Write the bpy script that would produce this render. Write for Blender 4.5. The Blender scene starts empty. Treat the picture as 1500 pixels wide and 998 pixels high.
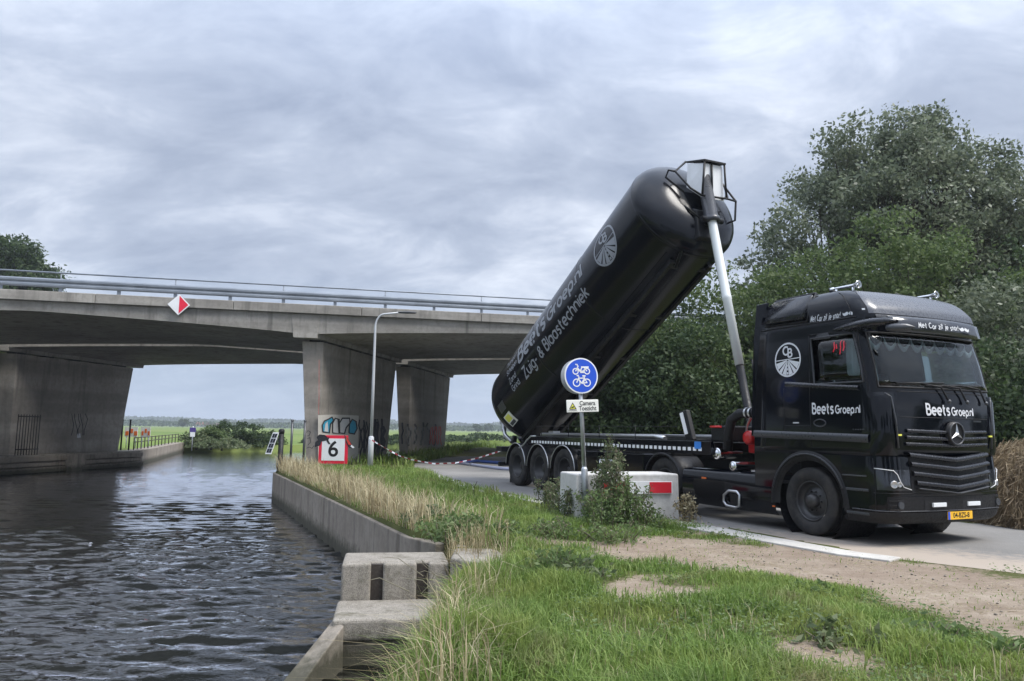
import bpy, bmesh, math, random
import numpy as np
from mathutils import Vector, Matrix
R_ = math.radians
random.seed(7)
rng = np.random.default_rng(11)
SC = bpy.context.scene
COL = SC.collection

# ------------------------------------------------------------------ camera, sky, sun, exposure
PITCH, ROLL, EYE = R_(6.776), R_(0.884), 1.4957
fw = Vector((0, math.cos(PITCH), math.sin(PITCH)))
up0 = Vector((0, -math.sin(PITCH), math.cos(PITCH)))
rt0 = Vector((1, 0, 0))
rt = math.cos(ROLL)*rt0 + math.sin(ROLL)*up0
up = -math.sin(ROLL)*rt0 + math.cos(ROLL)*up0
cam = bpy.data.cameras.new('camera')
cam.sensor_width = 36.0
cam.lens = 1105.67/1500*36
cam.clip_start = 0.05
cam.clip_end = 20000
camo = bpy.data.objects.new('camera', cam)
camo.matrix_world = Matrix(((rt.x, up.x, -fw.x, 0), (rt.y, up.y, -fw.y, 0), (rt.z, up.z, -fw.z, EYE), (0, 0, 0, 1)))
COL.objects.link(camo)
SC.camera = camo

SUN_EL, SUN_AZ = R_(55), R_(112)      # azimuth measured from +Y towards +X
world = bpy.data.worlds.new('World')
SC.world = world
world.use_nodes = True
def build_world():
    nt = world.node_tree
    nt.nodes.clear()
    N = nt.nodes.new
    L = nt.links.new
    out = N('ShaderNodeOutputWorld')
    bg = N('ShaderNodeBackground')
    sky = N('ShaderNodeTexSky')
    sky.sky_type = 'NISHITA'
    sky.sun_disc = False
    sky.sun_elevation = SUN_EL
    sky.sun_rotation = SUN_AZ
    sky.air_density = 1.0
    sky.dust_density = 2.0
    mul = N('ShaderNodeMix'); mul.data_type = 'RGBA'; mul.blend_type = 'MULTIPLY'
    mul.inputs[0].default_value = 1
    L(sky.outputs[0], mul.inputs[6]); mul.inputs[7].default_value = (0.035, 0.035, 0.035, 1)
    tc = N('ShaderNodeTexCoord')
    sep = N('ShaderNodeSeparateXYZ'); L(tc.outputs['Generated'], sep.inputs[0])
    zc = N('ShaderNodeMath'); zc.operation = 'MAXIMUM'; L(sep.outputs[2], zc.inputs[0]); zc.inputs[1].default_value = 0.0
    za = N('ShaderNodeMath'); za.operation = 'ADD'; L(zc.outputs[0], za.inputs[0]); za.inputs[1].default_value = 0.34
    dv = N('ShaderNodeVectorMath'); dv.operation = 'DIVIDE'; L(tc.outputs['Generated'], dv.inputs[0])
    cb = N('ShaderNodeCombineXYZ')
    for i in range(3): L(za.outputs[0], cb.inputs[i])
    L(cb.outputs[0], dv.inputs[1])
    def noise(scale, rot, st, detail, rough, dist):
        mp = N('ShaderNodeMapping'); mp.inputs['Rotation'].default_value = (0, 0, R_(rot)); mp.inputs['Scale'].default_value = (st, 1, 0.0)
        L(dv.outputs[0], mp.inputs[0])
        n = N('ShaderNodeTexNoise'); n.inputs['Scale'].default_value = scale; n.inputs['Detail'].default_value = detail
        n.inputs['Roughness'].default_value = rough; n.inputs['Distortion'].default_value = dist
        L(mp.outputs[0], n.inputs['Vector'])
        return n
    n1 = noise(1.6, 25, 0.8, 7, 0.58, 0.4)
    n2 = noise(6.0, 32, 0.62, 9, 0.62, 0.45)
    r1 = N('ShaderNodeMapRange'); r1.inputs[1].default_value = 0.38; r1.inputs[2].default_value = 0.62; L(n1.outputs[0], r1.inputs[0])
    r2 = N('ShaderNodeMapRange'); r2.inputs[1].default_value = 0.36; r2.inputs[2].default_value = 0.66; L(n2.outputs[0], r2.inputs[0])
    ad = N('ShaderNodeMath'); ad.operation = 'MULTIPLY_ADD'; L(r2.outputs[0], ad.inputs[0]); ad.inputs[1].default_value = 0.48
    sc = N('ShaderNodeMath'); sc.operation = 'MULTIPLY'; L(r1.outputs[0], sc.inputs[0]); sc.inputs[1].default_value = 0.52
    L(sc.outputs[0], ad.inputs[2])
    ramp = N('ShaderNodeValToRGB')
    e = ramp.color_ramp.elements
    e[0].position = 0.0; e[0].color = (0.136, 0.161, 0.214, 1)
    e[1].position = 1.0; e[1].color = (0.322, 0.346, 0.395, 1)
    m = e.new(0.5); m.color = (0.203, 0.230, 0.284, 1)
    L(ad.outputs[0], ramp.inputs[0])
    # the cloud deck is thinner and bluer low down, far away
    hz = N('ShaderNodeMapRange'); hz.inputs[1].default_value = 0.0; hz.inputs[2].default_value = 0.2
    hz.inputs[3].default_value = 0.55; hz.inputs[4].default_value = 0.0
    L(sep.outputs[2], hz.inputs[0])
    lo = N('ShaderNodeMix'); lo.data_type = 'RGBA'; L(hz.outputs[0], lo.inputs[0]); L(ramp.outputs[0], lo.inputs[6])
    lo.inputs[7].default_value = (0.165, 0.218, 0.298, 1)
    mx = N('ShaderNodeMix'); mx.data_type = 'RGBA'; mx.inputs[0].default_value = 0.9
    L(mul.outputs[2], mx.inputs[6]); L(lo.outputs[2], mx.inputs[7])
    # an overcast sky brightens steadily towards the zenith
    ov = N('ShaderNodeMapRange'); ov.interpolation_type = 'SMOOTHSTEP'
    for i, x in enumerate((0.3, 1.0, 1.0, 3.0)): ov.inputs[i+1].default_value = x
    L(sep.outputs[2], ov.inputs[0])
    fin = N('ShaderNodeVectorMath'); fin.operation = 'SCALE'; L(mx.outputs[2], fin.inputs[0]); L(ov.outputs[0], fin.inputs['Scale'])
    L(fin.outputs[0], bg.inputs[0]); bg.inputs[1].default_value = 1.0
    L(bg.outputs[0], out.inputs[0])
build_world()
sl = bpy.data.lights.new('sun', 'SUN'); sl.energy = 1.5; sl.angle = R_(28); sl.color = (1.0, 0.96, 0.9)
so = bpy.data.objects.new('sun', sl); COL.objects.link(so)
sd = Vector((math.sin(SUN_AZ)*math.cos(SUN_EL), math.cos(SUN_AZ)*math.cos(SUN_EL), math.sin(SUN_EL)))
so.rotation_euler = sd.to_track_quat('Z', 'Y').to_euler()
so.location = (30, 20, 60)
SC.view_settings.view_transform = 'Standard'
SC.view_settings.look = 'None'
SC.view_settings.exposure = 1.5
SC.view_settings.gamma = 1.0

# ------------------------------------------------------------------ helpers
def ray(px, py):
    return rt*((px-750)/1105.67) + up*((499-py)/1105.67) + fw
def gnd(px, py, z=0.0):
    d = ray(px, py); t = (z-EYE)/d.z
    return Vector((d.x*t, d.y*t, z))
def atY(px, py, Y):
    d = ray(px, py); t = Y/d.y
    return Vector((d.x*t, Y, EYE+d.z*t))

def link(o, parent=None):
    COL.objects.link(o)
    if parent is not None: o.parent = parent
    return o
def tag(o, label=None, cat=None, group=None, kind=None):
    if label: o['label'] = label
    if cat: o['category'] = cat
    if group: o['group'] = group
    if kind: o['kind'] = kind
    return o
def thing(name, label, cat, loc=(0, 0, 0), rz=0.0, group=None):
    o = bpy.data.objects.new(name, None); COL.objects.link(o)
    o.location = loc; o.rotation_euler = (0, 0, rz); o.empty_display_size = 0.2
    return tag(o, label, cat, group)
def copy_tree(o, parent=None):
    c = o.copy(); COL.objects.link(c); c.parent = parent
    for ch in list(o.children): copy_tree(ch, c)
    return c

def mesh_np(name, V, F, mat=None, parent=None, smooth=False, attrs=None):
    """V (n,3); F list of int arrays (m,k)."""
    V = np.asarray(V, np.float32).reshape(-1, 3)
    if isinstance(F, np.ndarray): F = [F]
    me = bpy.data.meshes.new(name)
    nl = sum(f.size for f in F); nf = sum(len(f) for f in F)
    me.vertices.add(len(V)); me.vertices.foreach_set('co', V.ravel())
    me.loops.add(nl); me.polygons.add(nf)
    li = np.concatenate([f.ravel() for f in F]).astype(np.int32)
    tot = np.concatenate([np.full(len(f), f.shape[1]) for f in F]).astype(np.int32)
    st = np.concatenate([[0], np.cumsum(tot)[:-1]]).astype(np.int32)
    me.loops.foreach_set('vertex_index', li)
    me.polygons.foreach_set('loop_start', st)
    me.polygons.foreach_set('loop_total', tot)
    if smooth: me.polygons.foreach_set('use_smooth', np.ones(nf, bool))
    if attrs:
        for k, a in attrs.items():
            at = me.attributes.new(k, 'FLOAT', 'POINT'); at.data.foreach_set('value', np.asarray(a, np.float32))
    me.update(calc_edges=True); me.validate()
    if mat: me.materials.append(mat)
    o = bpy.data.objects.new(name, me)
    return link(o, parent)

class MB:
    def __init__(s): s.v = []; s.f = []; s.sm = []
    def add(s, V, F, smooth=False):
        b = len(s.v); s.v += [tuple(map(float, v)) for v in V]
        for f in F: s.f.append([i+b for i in f]); s.sm.append(smooth)
        return s
    def box(s, lo, hi):
        x0, y0, z0 = lo; x1, y1, z1 = hi
        return s.add([(x0,y0,z0),(x1,y0,z0),(x1,y1,z0),(x0,y1,z0),(x0,y0,z1),(x1,y0,z1),(x1,y1,z1),(x0,y1,z1)],
              [(0,3,2,1),(4,5,6,7),(0,1,5,4),(1,2,6,5),(2,3,7,6),(3,0,4,7)])
    def hexa(s, P):
        return s.add(P, [(0,3,2,1),(4,5,6,7),(0,1,5,4),(1,2,6,5),(2,3,7,6),(3,0,4,7)])
    def obox(s, c, ax, ay, az):
        c, ax, ay, az = map(Vector, (c, ax, ay, az))
        P = [c+sx*ax+sy*ay+sz*az for sz in (-1, 1) for sx, sy in ((-1,-1),(1,-1),(1,1),(-1,1))]
        return s.hexa(P)
    def prism(s, poly, off):
        n = len(poly); off = Vector(off)
        P = [Vector(p) for p in poly]
        s.add(P+[p+off for p in P], [tuple(range(n))[::-1], tuple(range(n, 2*n))]+[(i, (i+1) % n, n+(i+1) % n, n+i) for i in range(n)])
        return s
    def tube(s, path, r, n=8, cap=True, smooth=True):
        path = [Vector(p) for p in path]
        rs = r if isinstance(r, (list, tuple)) else [r]*len(path)
        V = []; prev = None
        for i, p in enumerate(path):
            t = (path[min(i+1, len(path)-1)]-path[max(i-1, 0)]).normalized()
            if prev is None:
                a = Vector((0, 0, 1)) if abs(t.z) < .9 else Vector((1, 0, 0))
                u = t.cross(a).normalized()
            else:
                u = (prev - t*prev.dot(t)).normalized()
            prev = u; w = t.cross(u)
            for k in range(n):
                a = 2*math.pi*k/n; V.append(p+rs[i]*(math.cos(a)*u+math.sin(a)*w))
        F = [(i*n+k, i*n+(k+1) % n, (i+1)*n+(k+1) % n, (i+1)*n+k) for i in range(len(path)-1) for k in range(n)]
        s.add(V, F, smooth)
        if cap:
            b = len(s.v)-len(V)
            s.f.append([b+k for k in range(n)][::-1]); s.sm.append(False)
            s.f.append([b+(len(path)-1)*n+k for k in range(n)]); s.sm.append(False)
        return s
    def lathe(s, prof, c, axis, n=32, smooth=True, a0=0, a1=2*math.pi, ref=None):
        """prof: (axial, radius) pairs"""
        c = Vector(c); ax = Vector(axis).normalized()
        a = Vector(ref) if ref else (Vector((0, 0, 1)) if abs(ax.z) < .9 else Vector((1, 0, 0)))
        u = (a-ax*a.dot(ax)).normalized(); w = ax.cross(u)
        full = abs(a1-a0-2*math.pi) < 1e-6
        m = n if full else n+1
        V = []
        for (h, r) in prof:
            for k in range(m):
                t = a0+(a1-a0)*k/n; V.append(c+ax*h+r*(math.cos(t)*u+math.sin(t)*w))
        F = []
        for i in range(len(prof)-1):
            for k in range(n):
                k2 = (k+1) % m
                F.append((i*m+k, i*m+k2, (i+1)*m+k2, (i+1)*m+k))
        return s.add(V, F, smooth)
    def grid(s, P, smooth=True):
        ny = len(P); nx = len(P[0])
        return s.add([p for row in P for p in row], [(j*nx+i, j*nx+i+1, (j+1)*nx+i+1, (j+1)*nx+i) for j in range(ny-1) for i in range(nx-1)], smooth)
    def build(s, name, mat, parent=None, bevel=0, seg=2, solid=0):
        me = bpy.data.meshes.new(name); me.from_pydata(s.v, [], s.f)
        me.polygons.foreach_set('use_smooth', s.sm)
        if mat: me.materials.append(mat)
        me.validate(); me.update()
        o = bpy.data.objects.new(name, me); link(o, parent)
        if solid:
            md = o.modifiers.new('solid', 'SOLIDIFY'); md.thickness = solid; md.offset = 0
        if bevel:
            md = o.modifiers.new('bevel', 'BEVEL'); md.width = bevel; md.segments = seg; md.limit_method = 'ANGLE'; md.angle_limit = R_(40)
        return o

# ------------------------------------------------------------------ materials
MATS = {}
def mat_base(name, col, rough=.5, metal=0, spec=.5, coat=0, trans=0, ior=None, emit=None):
    m = bpy.data.materials.new(name); m.use_nodes = True
    b = m.node_tree.nodes['Principled BSDF']
    b.inputs['Base Color'].default_value = (*col, 1); b.inputs['Roughness'].default_value = rough
    b.inputs['Metallic'].default_value = metal; b.inputs['Specular IOR Level'].default_value = spec
    b.inputs['Coat Weight'].default_value = coat; b.inputs['Coat Roughness'].default_value = .03
    b.inputs['Transmission Weight'].default_value = trans
    if ior: b.inputs['IOR'].default_value = ior
    if emit: b.inputs['Emission Color'].default_value = (*emit[0], 1); b.inputs['Emission Strength'].default_value = emit[1]
    MATS[name] = m
    return m
def nodes_of(m):
    nt = m.node_tree; return nt, nt.nodes.new, nt.links.new, nt.nodes['Principled BSDF']
def coords(nt, scale=(1, 1, 1), kind='Object'):
    tc = nt.nodes.new('ShaderNodeTexCoord'); mp = nt.nodes.new('ShaderNodeMapping'); mp.inputs['Scale'].default_value = scale
    nt.links.new(tc.outputs[kind], mp.inputs[0]); return mp.outputs[0]
def tex(nt, vec, scale, detail=5, rough=.55, dist=0.0):
    n = nt.nodes.new('ShaderNodeTexNoise'); n.inputs['Scale'].default_value = scale; n.inputs['Detail'].default_value = detail
    n.inputs['Roughness'].default_value = rough; n.inputs['Distortion'].default_value = dist
    nt.links.new(vec, n.inputs['Vector']); return n.outputs[0]
def ramp(nt, fac, stops):
    r = nt.nodes.new('ShaderNodeValToRGB'); e = r.color_ramp.elements
    e[0].position, e[0].color = stops[0][0], (*stops[0][1], 1); e[1].position, e[1].color = stops[-1][0], (*stops[-1][1], 1)
    for p, c in stops[1:-1]:
        q = e.new(p); q.color = (*c, 1)
    nt.links.new(fac, r.inputs[0]); return r.outputs[0]
def mix(nt, fac, a, b, mode='MIX'):
    n = nt.nodes.new('ShaderNodeMix'); n.data_type = 'RGBA'; n.blend_type = mode
    for i, v in ((0, fac), (6, a), (7, b)):
        if isinstance(v, (int, float)): n.inputs[i].default_value = v
        elif isinstance(v, tuple): n.inputs[i].default_value = (*v, 1)
        else: nt.links.new(v, n.inputs[i])
    return n.outputs[2]
def bump(nt, h, strength, dist=.02):
    n = nt.nodes.new('ShaderNodeBump'); n.inputs['Strength'].default_value = strength; n.inputs['Distance'].default_value = dist
    nt.links.new(h, n.inputs['Height']); return n.outputs[0]
def maprange(nt, v, a, b, c=0., d=1.):
    n = nt.nodes.new('ShaderNodeMapRange')
    for i, x in enumerate((a, b, c, d)): n.inputs[i+1].default_value = x
    nt.links.new(v, n.inputs[0]); return n.outputs[0]

def concrete(name, c0, c1, dark, streak=.6, scale=1.0, board=0.0, speck=0.0):
    m = mat_base(name, c0, .85, spec=.25)
    nt, N, L, b = nodes_of(m)
    v = coords(nt)
    n1 = tex(nt, v, .9*scale, 8, .62)
    n2 = tex(nt, v, 7*scale, 6, .65)
    n4 = tex(nt, v, 42*scale, 3, .6)
    vs = coords(nt, (2.2*scale, 2.2*scale, .14*scale))
    n3 = tex(nt, vs, 1.4, 6, .6, .4)
    col = ramp(nt, n1, [(.3, c0), (.68, c1)])
    col = mix(nt, maprange(nt, n2, .45, .7, 0, .5), col, tuple(x*.72 for x in c0))
    col = mix(nt, maprange(nt, n3, .52, .72, 0, streak), col, dark)
    col = mix(nt, maprange(nt, n4, .6, .75, 0, .4), col, tuple(x*.6 for x in c0))
    h = mix(nt, .5, n2, n4)
    if speck:   # exposed aggregate, lichen and pitting
        vo = N('ShaderNodeTexVoronoi'); vo.inputs['Scale'].default_value = 130; L(v, vo.inputs['Vector'])
        sp = N('ShaderNodeSeparateColor'); L(vo.outputs['Color'], sp.inputs[0])
        col = mix(nt, maprange(nt, sp.outputs[0], .72, .8, 0, speck*.7), col, (.42, .40, .36))
        col = mix(nt, maprange(nt, sp.outputs[1], .72, .8, 0, speck*.8), col, (.05, .045, .04))
        n5 = tex(nt, v, 3.1, 7, .7); col = mix(nt, maprange(nt, n5, .52, .66, 0, .6), col, (.07, .065, .035))
        h = mix(nt, .5, vo.outputs['Distance'], n2)
    if board:
        vb = coords(nt, (.05, .05, 1))
        w = N('ShaderNodeTexNoise'); w.inputs['Scale'].default_value = board; w.inputs['Detail'].default_value = 2
        L(vb, w.inputs['Vector'])
        col = mix(nt, maprange(nt, w.outputs[0], .45, .62, 0, .35), col, dark)
    # tide line and algae just above the water
    gp = N('ShaderNodeNewGeometry'); sx = N('ShaderNodeSeparateXYZ'); L(gp.outputs['Position'], sx.inputs[0])
    ta = N('ShaderNodeMath'); ta.operation = 'MULTIPLY_ADD'; L(n2, ta.inputs[0]); ta.inputs[1].default_value = -.35; L(sx.outputs[2], ta.inputs[2])
    col = mix(nt, maprange(nt, ta.outputs[0], -1.02, -.78, .85, 0), col, (.035, .036, .022))
    L(col, b.inputs['Base Color']); L(bump(nt, h, .45, .02), b.inputs['Normal'])
    return m
concrete('bridge_concrete', (.27, .252, .225), (.40, .378, .343), (.11, .105, .095), .8, .8, 2.6)
concrete('pier_concrete', (.25, .228, .20), (.37, .343, .307), (.10, .095, .088), .7, .7, 1.4)
concrete('old_concrete', (.20, .172, .14), (.30, .268, .225), (.075, .064, .05), .8, 1.2)
concrete('block_concrete', (.5, .49, .47), (.6, .59, .57), (.3, .29, .27), .3, 1.6)
concrete('coping_concrete', (.22, .198, .165), (.34, .312, .268), (.075, .068, .052), .5, 2.2, speck=.5)
concrete('kerb_concrete', (.44, .42, .385), (.56, .54, .50), (.3, .28, .25), .25, 2.0)

def paint_mat(name, col, rough=.18, coat=.6, dirt=.12, dcol=(.09, .085, .08)):
    m = mat_base(name, col, rough, coat=coat, spec=.34 if max(col) < .015 else .5)
    nt, N, L, b = nodes_of(m); v = coords(nt)
    n = tex(nt, v, 2.3, 7, .65); n2 = tex(nt, v, 30, 4, .6)
    L(mix(nt, maprange(nt, n, .5, .78, 0, dirt), col, dcol), b.inputs['Base Color'])
    L(maprange(nt, n2, .3, .75, rough*.75, rough*1.7), b.inputs['Roughness'])
    return m
paint_mat('black_paint', (.0035, .0044, .007), .07, .0, .05, (.012, .012, .014))
paint_mat('tank_paint', (.0035, .0046, .0075), .16, .0, .15, (.014, .016, .022))
paint_mat('chassis_black', (.007, .0075, .009), .42, .0, .3, (.03, .028, .026))
paint_mat('plastic_black', (.008, .008, .0095), .45, .0, .3, (.025, .024, .022))
paint_mat('trim_grey', (.04, .043, .05), .3, .1, .2, (.05, .05, .05))
paint_mat('gloss_slat', (.01, .011, .015), .2, .1, .1, (.02, .02, .022))
m = mat_base('tyre_rubber', (.022, .022, .023), .75, spec=.3)
nt, N, L, b = nodes_of(m); v = coords(nt); L(mix(nt, maprange(nt, tex(nt, v, 5, 6, .6), .42, .7, 0, .6), (.02, .02, .021), (.075, .068, .06)), b.inputs['Base Color'])
paint_mat('rim_dark', (.02, .02, .022), .4, .2, .5, (.09, .085, .08))
mat_base('chrome', (.78, .79, .8), .14, metal=1)
mat_base('steel', (.55, .56, .57), .38, metal=1)
m = mat_base('galvanised', (.42, .44, .46), .45, metal=.75); nt, N, L, b = nodes_of(m); v = coords(nt); L(ramp(nt, tex(nt, v, 3, 6, .6), [(.3, (.33, .35, .37)), (.7, (.55, .57, .6))]), b.inputs['Base Color'])
m = mat_base('rail_steel', (.42, .45, .5), .5, metal=.35); nt, N, L, b = nodes_of(m); v = coords(nt); L(ramp(nt, tex(nt, v, 1.2, 6, .6), [(.3, (.15, .17, .2)), (.7, (.25, .28, .32))]), b.inputs['Base Color'])
paint_mat('white_paint', (.78, .79, .8), .3, .3, .3, (.5, .49, .47))
mat_base('ram_steel', (.66, .69, .68), .25, metal=.0, coat=.5)
paint_mat('lamp_grey', (.46, .48, .5), .4, .1, .3, (.3, .3, .3))
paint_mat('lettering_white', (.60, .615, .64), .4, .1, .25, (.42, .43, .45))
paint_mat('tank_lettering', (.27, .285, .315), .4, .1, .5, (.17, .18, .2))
paint_mat('red_paint', (.62, .012, .03), .35, .3, .2, (.3, .05, .05))
paint_mat('sign_red', (.72, .01, .045), .4, .1, .15, (.45, .05, .06))
paint_mat('machine_red', (.5, .012, .012), .3, .4, .3, (.12, .03, .03))
paint_mat('orange_paint', (.75, .16, .03), .4, .1, .2)
paint_mat('sign_blue', (.008, .075, .55), .35, .2, .15, (.02, .1, .5))
paint_mat('blue_sticker', (.03, .2, .62), .4, .1, .1)
paint_mat('yellow_plate', (.85, .47, .02), .4, .1, .15, (.6, .35, .05))
paint_mat('sticker_yellow', (.72, .72, .1), .4, .1, .3)
paint_mat('ink_black', (.012, .012, .014), .5, 0, .1)
paint_mat('cream_sign', (.75, .75, .70), .4, .1, .2, (.6, .6, .54))
paint_mat('blue_hose', (.035, .08, .28), .45, .1, .4, (.1, .12, .2))
paint_mat('pale_hose', (.34, .36, .47), .5, .1, .4, (.25, .25, .28))
paint_mat('solar_cell', (.01, .012, .02), .15, .5, .05)
paint_mat('graffiti_grey', (.55, .56, .58), .7, 0, .5, (.3, .29, .27))
paint_mat('graffiti_white', (.50, .485, .45), .8, 0, .6, (.32, .3, .27))
paint_mat('graffiti_blue', (.02, .30, .48), .7, 0, .4, (.06, .15, .2))
paint_mat('graffiti_dark', (.02, .02, .026), .7, 0, .6, (.07, .065, .06))
paint_mat('graffiti_red', (.55, .05, .03), .7, 0, .5, (.25, .08, .06))
paint_mat('graffiti_faded', (.2, .205, .21), .8, 0, .7, (.13, .12, .11))
paint_mat('wood_dark', (.035, .028, .023), .8, 0, .6, (.07, .06, .05))
paint_mat('bark', (.045, .037, .028), .9, 0, .6, (.1, .09, .07))
paint_mat('curtain', (.7, .7, .72), .8, 0, .3)
paint_mat('seat_fabric', (.03, .03, .034), .8, 0, .2)
paint_mat('roof_red', (.22, .07, .05), .8, 0, .4)
paint_mat('house_white', (.55, .53, .5), .8, 0, .3)
paint_mat('roof_sky_sheen', (.07, .076, .09), .25, .2, .1, (.05, .05, .055))
paint_mat('sign_purple', (.07, .045, .22), .4, .1, .1)
paint_mat('shaded_tape_red', (.28, .02, .03), .5, 0, .2, (.2, .03, .03))  # red taken darker, the shadow on the tape put into its colour
mat_base('neon_red', (.6, .01, .03), .4, emit=((1, .02, .05), .35))
m = mat_base('glass', (.5, .62, .62), .02, trans=1.0, ior=1.45); m.node_tree.nodes['Principled BSDF'].inputs['Base Color'].default_value = (.42, .5, .51, 1)
mat_base('visor_glass', (.02, .022, .028), .08, coat=.4)
mat_base('lens_glass', (.75, .78, .8), .08, spec=.8, coat=1)

# ------------------------------------------------------------------ noise for the terrain (numpy value noise)
_perm = rng.random((64, 64))
def vnoise(x, y, s=1.0):
    x = np.asarray(x, float)*s; y = np.asarray(y, float)*s
    xi = np.floor(x).astype(int); yi = np.floor(y).astype(int); fx = x-xi; fy = y-yi
    fx = fx*fx*(3-2*fx); fy = fy*fy*(3-2*fy)
    p = lambda i, j: _perm[i % 64, j % 64]
    return (p(xi, yi)*(1-fx)+p(xi+1, yi)*fx)*(1-fy)+(p(xi, yi+1)*(1-fx)+p(xi+1, yi+1)*fx)*fy
def fbm(x, y, s=1.0, o=4):
    return sum(vnoise(x+17*k, y-9*k, s*2**k)*.5**k for k in range(o))/sum(.5**k for k in range(o))
def inpoly(x, y, poly):
    x = np.asarray(x, float); y = np.asarray(y, float); r = np.zeros(x.shape, bool)
    n = len(poly)
    for i in range(n):
        x0, y0 = poly[i]; x1, y1 = poly[(i+1) % n]
        if y0 == y1: continue
        c = ((y0 > y) != (y1 > y)) & (x < (x1-x0)*(y-y0)/(y1-y0)+x0)
        r ^= c
    return r

WATER = -1.0
QA, QB = Vector((-8.05, 26.0)), Vector((-1.5, 11.2))       # face of the near quay
ROAD_L = [(14.5, 3.4), (9.0, 6.2), (6.2, 8.1), (4.37, 9.82), (3.04, 12.55), (.76, 16.0), (-.79, 19.16), (-2.1, 23.8), (-3.6, 28.4), (-4.1, 33), (-3.4, 41), (-1.8, 52), (1.0, 60)]
ROAD_R = [(6.5, 58), (3.2, 50), (1.6, 41), (1.4, 33), (2.2, 28), (4.2, 23), (6.8, 17.2), (8.3, 13.6), (10.5, 12.2), (16, 11.5)]
ROAD = ROAD_L + ROAD_R
XL = [(-40, -1.2), (8.3, -1.2), (8.31, -.85), (9.2, -.8), (10.05, -.78), (10.06, -.5), (10.9, -1.05), (11.2, -1.42), (26.0, -7.95), (30, -8.3), (41, -6.9), (52, -5.2), (58, -3.6), (61, -.5), (63.9, 6), (64, 6)]
def xleft(y): return np.interp(y, [a for a, _ in XL], [b for _, b in XL])
def seg_dist(x, y, pl):
    d = np.full(np.shape(x), 1e9)
    for (x0, y0), (x1, y1) in zip(pl[:-1], pl[1:]):
        dx, dy = x1-x0, y1-y0; t = np.clip(((x-x0)*dx+(y-y0)*dy)/(dx*dx+dy*dy), 0, 1)
        d = np.minimum(d, np.hypot(x-x0-t*dx, y-y0-t*dy))
    return d
DIRT_LINE = [(.1, 10.7), (1.15, 9.3), (1.9, 8.2), (2.6, 7.2), (3.9, 5.7), (6.0, 4.0), (9, 2)]
DIRT_POLY = DIRT_LINE + [(16, 2), (16, 11), (9, 7), (6.2, 8.3), (4.3, 10.1), (3.3, 11.6), (2.4, 11.4), (1.2, 11.1)]
def dirt_mask(x, y):
    x = np.asarray(x, float); y = np.asarray(y, float)
    ins = inpoly(x, y, DIRT_POLY)
    d = seg_dist(x, y, DIRT_POLY+[DIRT_POLY[0]])
    sd_ = np.where(ins, d, -d)
    n = fbm(x+3.3, y+8.1, 1.1, 4)-.5
    v = sd_*.95+n*2.1-.06
    # worn bare patches in the verge
    for (px, py, r) in ((1.5, 7.55, .6), (2.2, 5.3, .28), (.6, 10.4, .35)):
        v = np.maximum(v, (r-np.hypot(x-px, (y-py)*.9))*1.4+n*1.7)
    for (px, py, r) in ((2.05, 7.75, .38), (2.7, 7.5, .4), (2.3, 7.85, .3)):   # green islands in it
        v = np.minimum(v, -(r-np.hypot((x-px)*.7, (y-py)*1.1))*1.6+n*1.2)
    return np.clip(v*1.25+.38, 0, 1)
def ground_z(x, y):
    x = np.asarray(x, float); y = np.asarray(y, float)
    z = (fbm(x, y, .9, 4)-.5)*.11+(fbm(x+31, y, .22, 2)-.5)*.10
    z = z*(1-.75*dirt_mask(x, y))
    onr = inpoly(x, y, ROAD)
    dr = seg_dist(x, y, ROAD_L); dr2 = seg_dist(x, y, ROAD_R)
    k = np.clip(np.minimum(dr, dr2)/1.1, 0, 1)
    z = np.where(onr & (np.minimum(dr, dr2) > .3), -.03, z*k+.004*(1-k))
    # bank falls off steeply to the water south of the stop-log recess and behind the bridge
    s = np.clip((-.35-x)/.9, 0, 1); s = s*s*(3-2*s)
    z = np.where((y < 8.35) & (x < -.35), z*(1-s)-1.25*s, z)
    s2 = np.clip((-.12-x)/.5, 0, 1); s2 = s2*s2*(3-2*s2)
    z = np.where((y >= 8.35) & (y < 9.45) & (x < -.12), z*(1-s2)-.66*s2, z)
    z = np.where(y > 57, z-np.clip((y-57)/6.5, 0, 1)**2*1.4, z)
    e = np.clip((xleft(y)+1.6-x)/1.6, 0, 1)
    z = np.where((y > 31), z-e*e*1.25, z)
    z = np.where((y > 8.6) & (y < 10.6) & (x < .1), z-.22*np.clip((.1-x)/.25, 0, 1), z)
    z = np.where((y > 41) & (y < 57), z+.35*np.exp(-((x+1.5)/3.0)**2-((y-50)/5)**2), z)
    z = np.where((y > 10.0) & (y < 31) & (x < 8), np.where(e > 0, np.maximum(np.minimum(z, .06), -.015), np.minimum(z, .06)), z)
    return z

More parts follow.
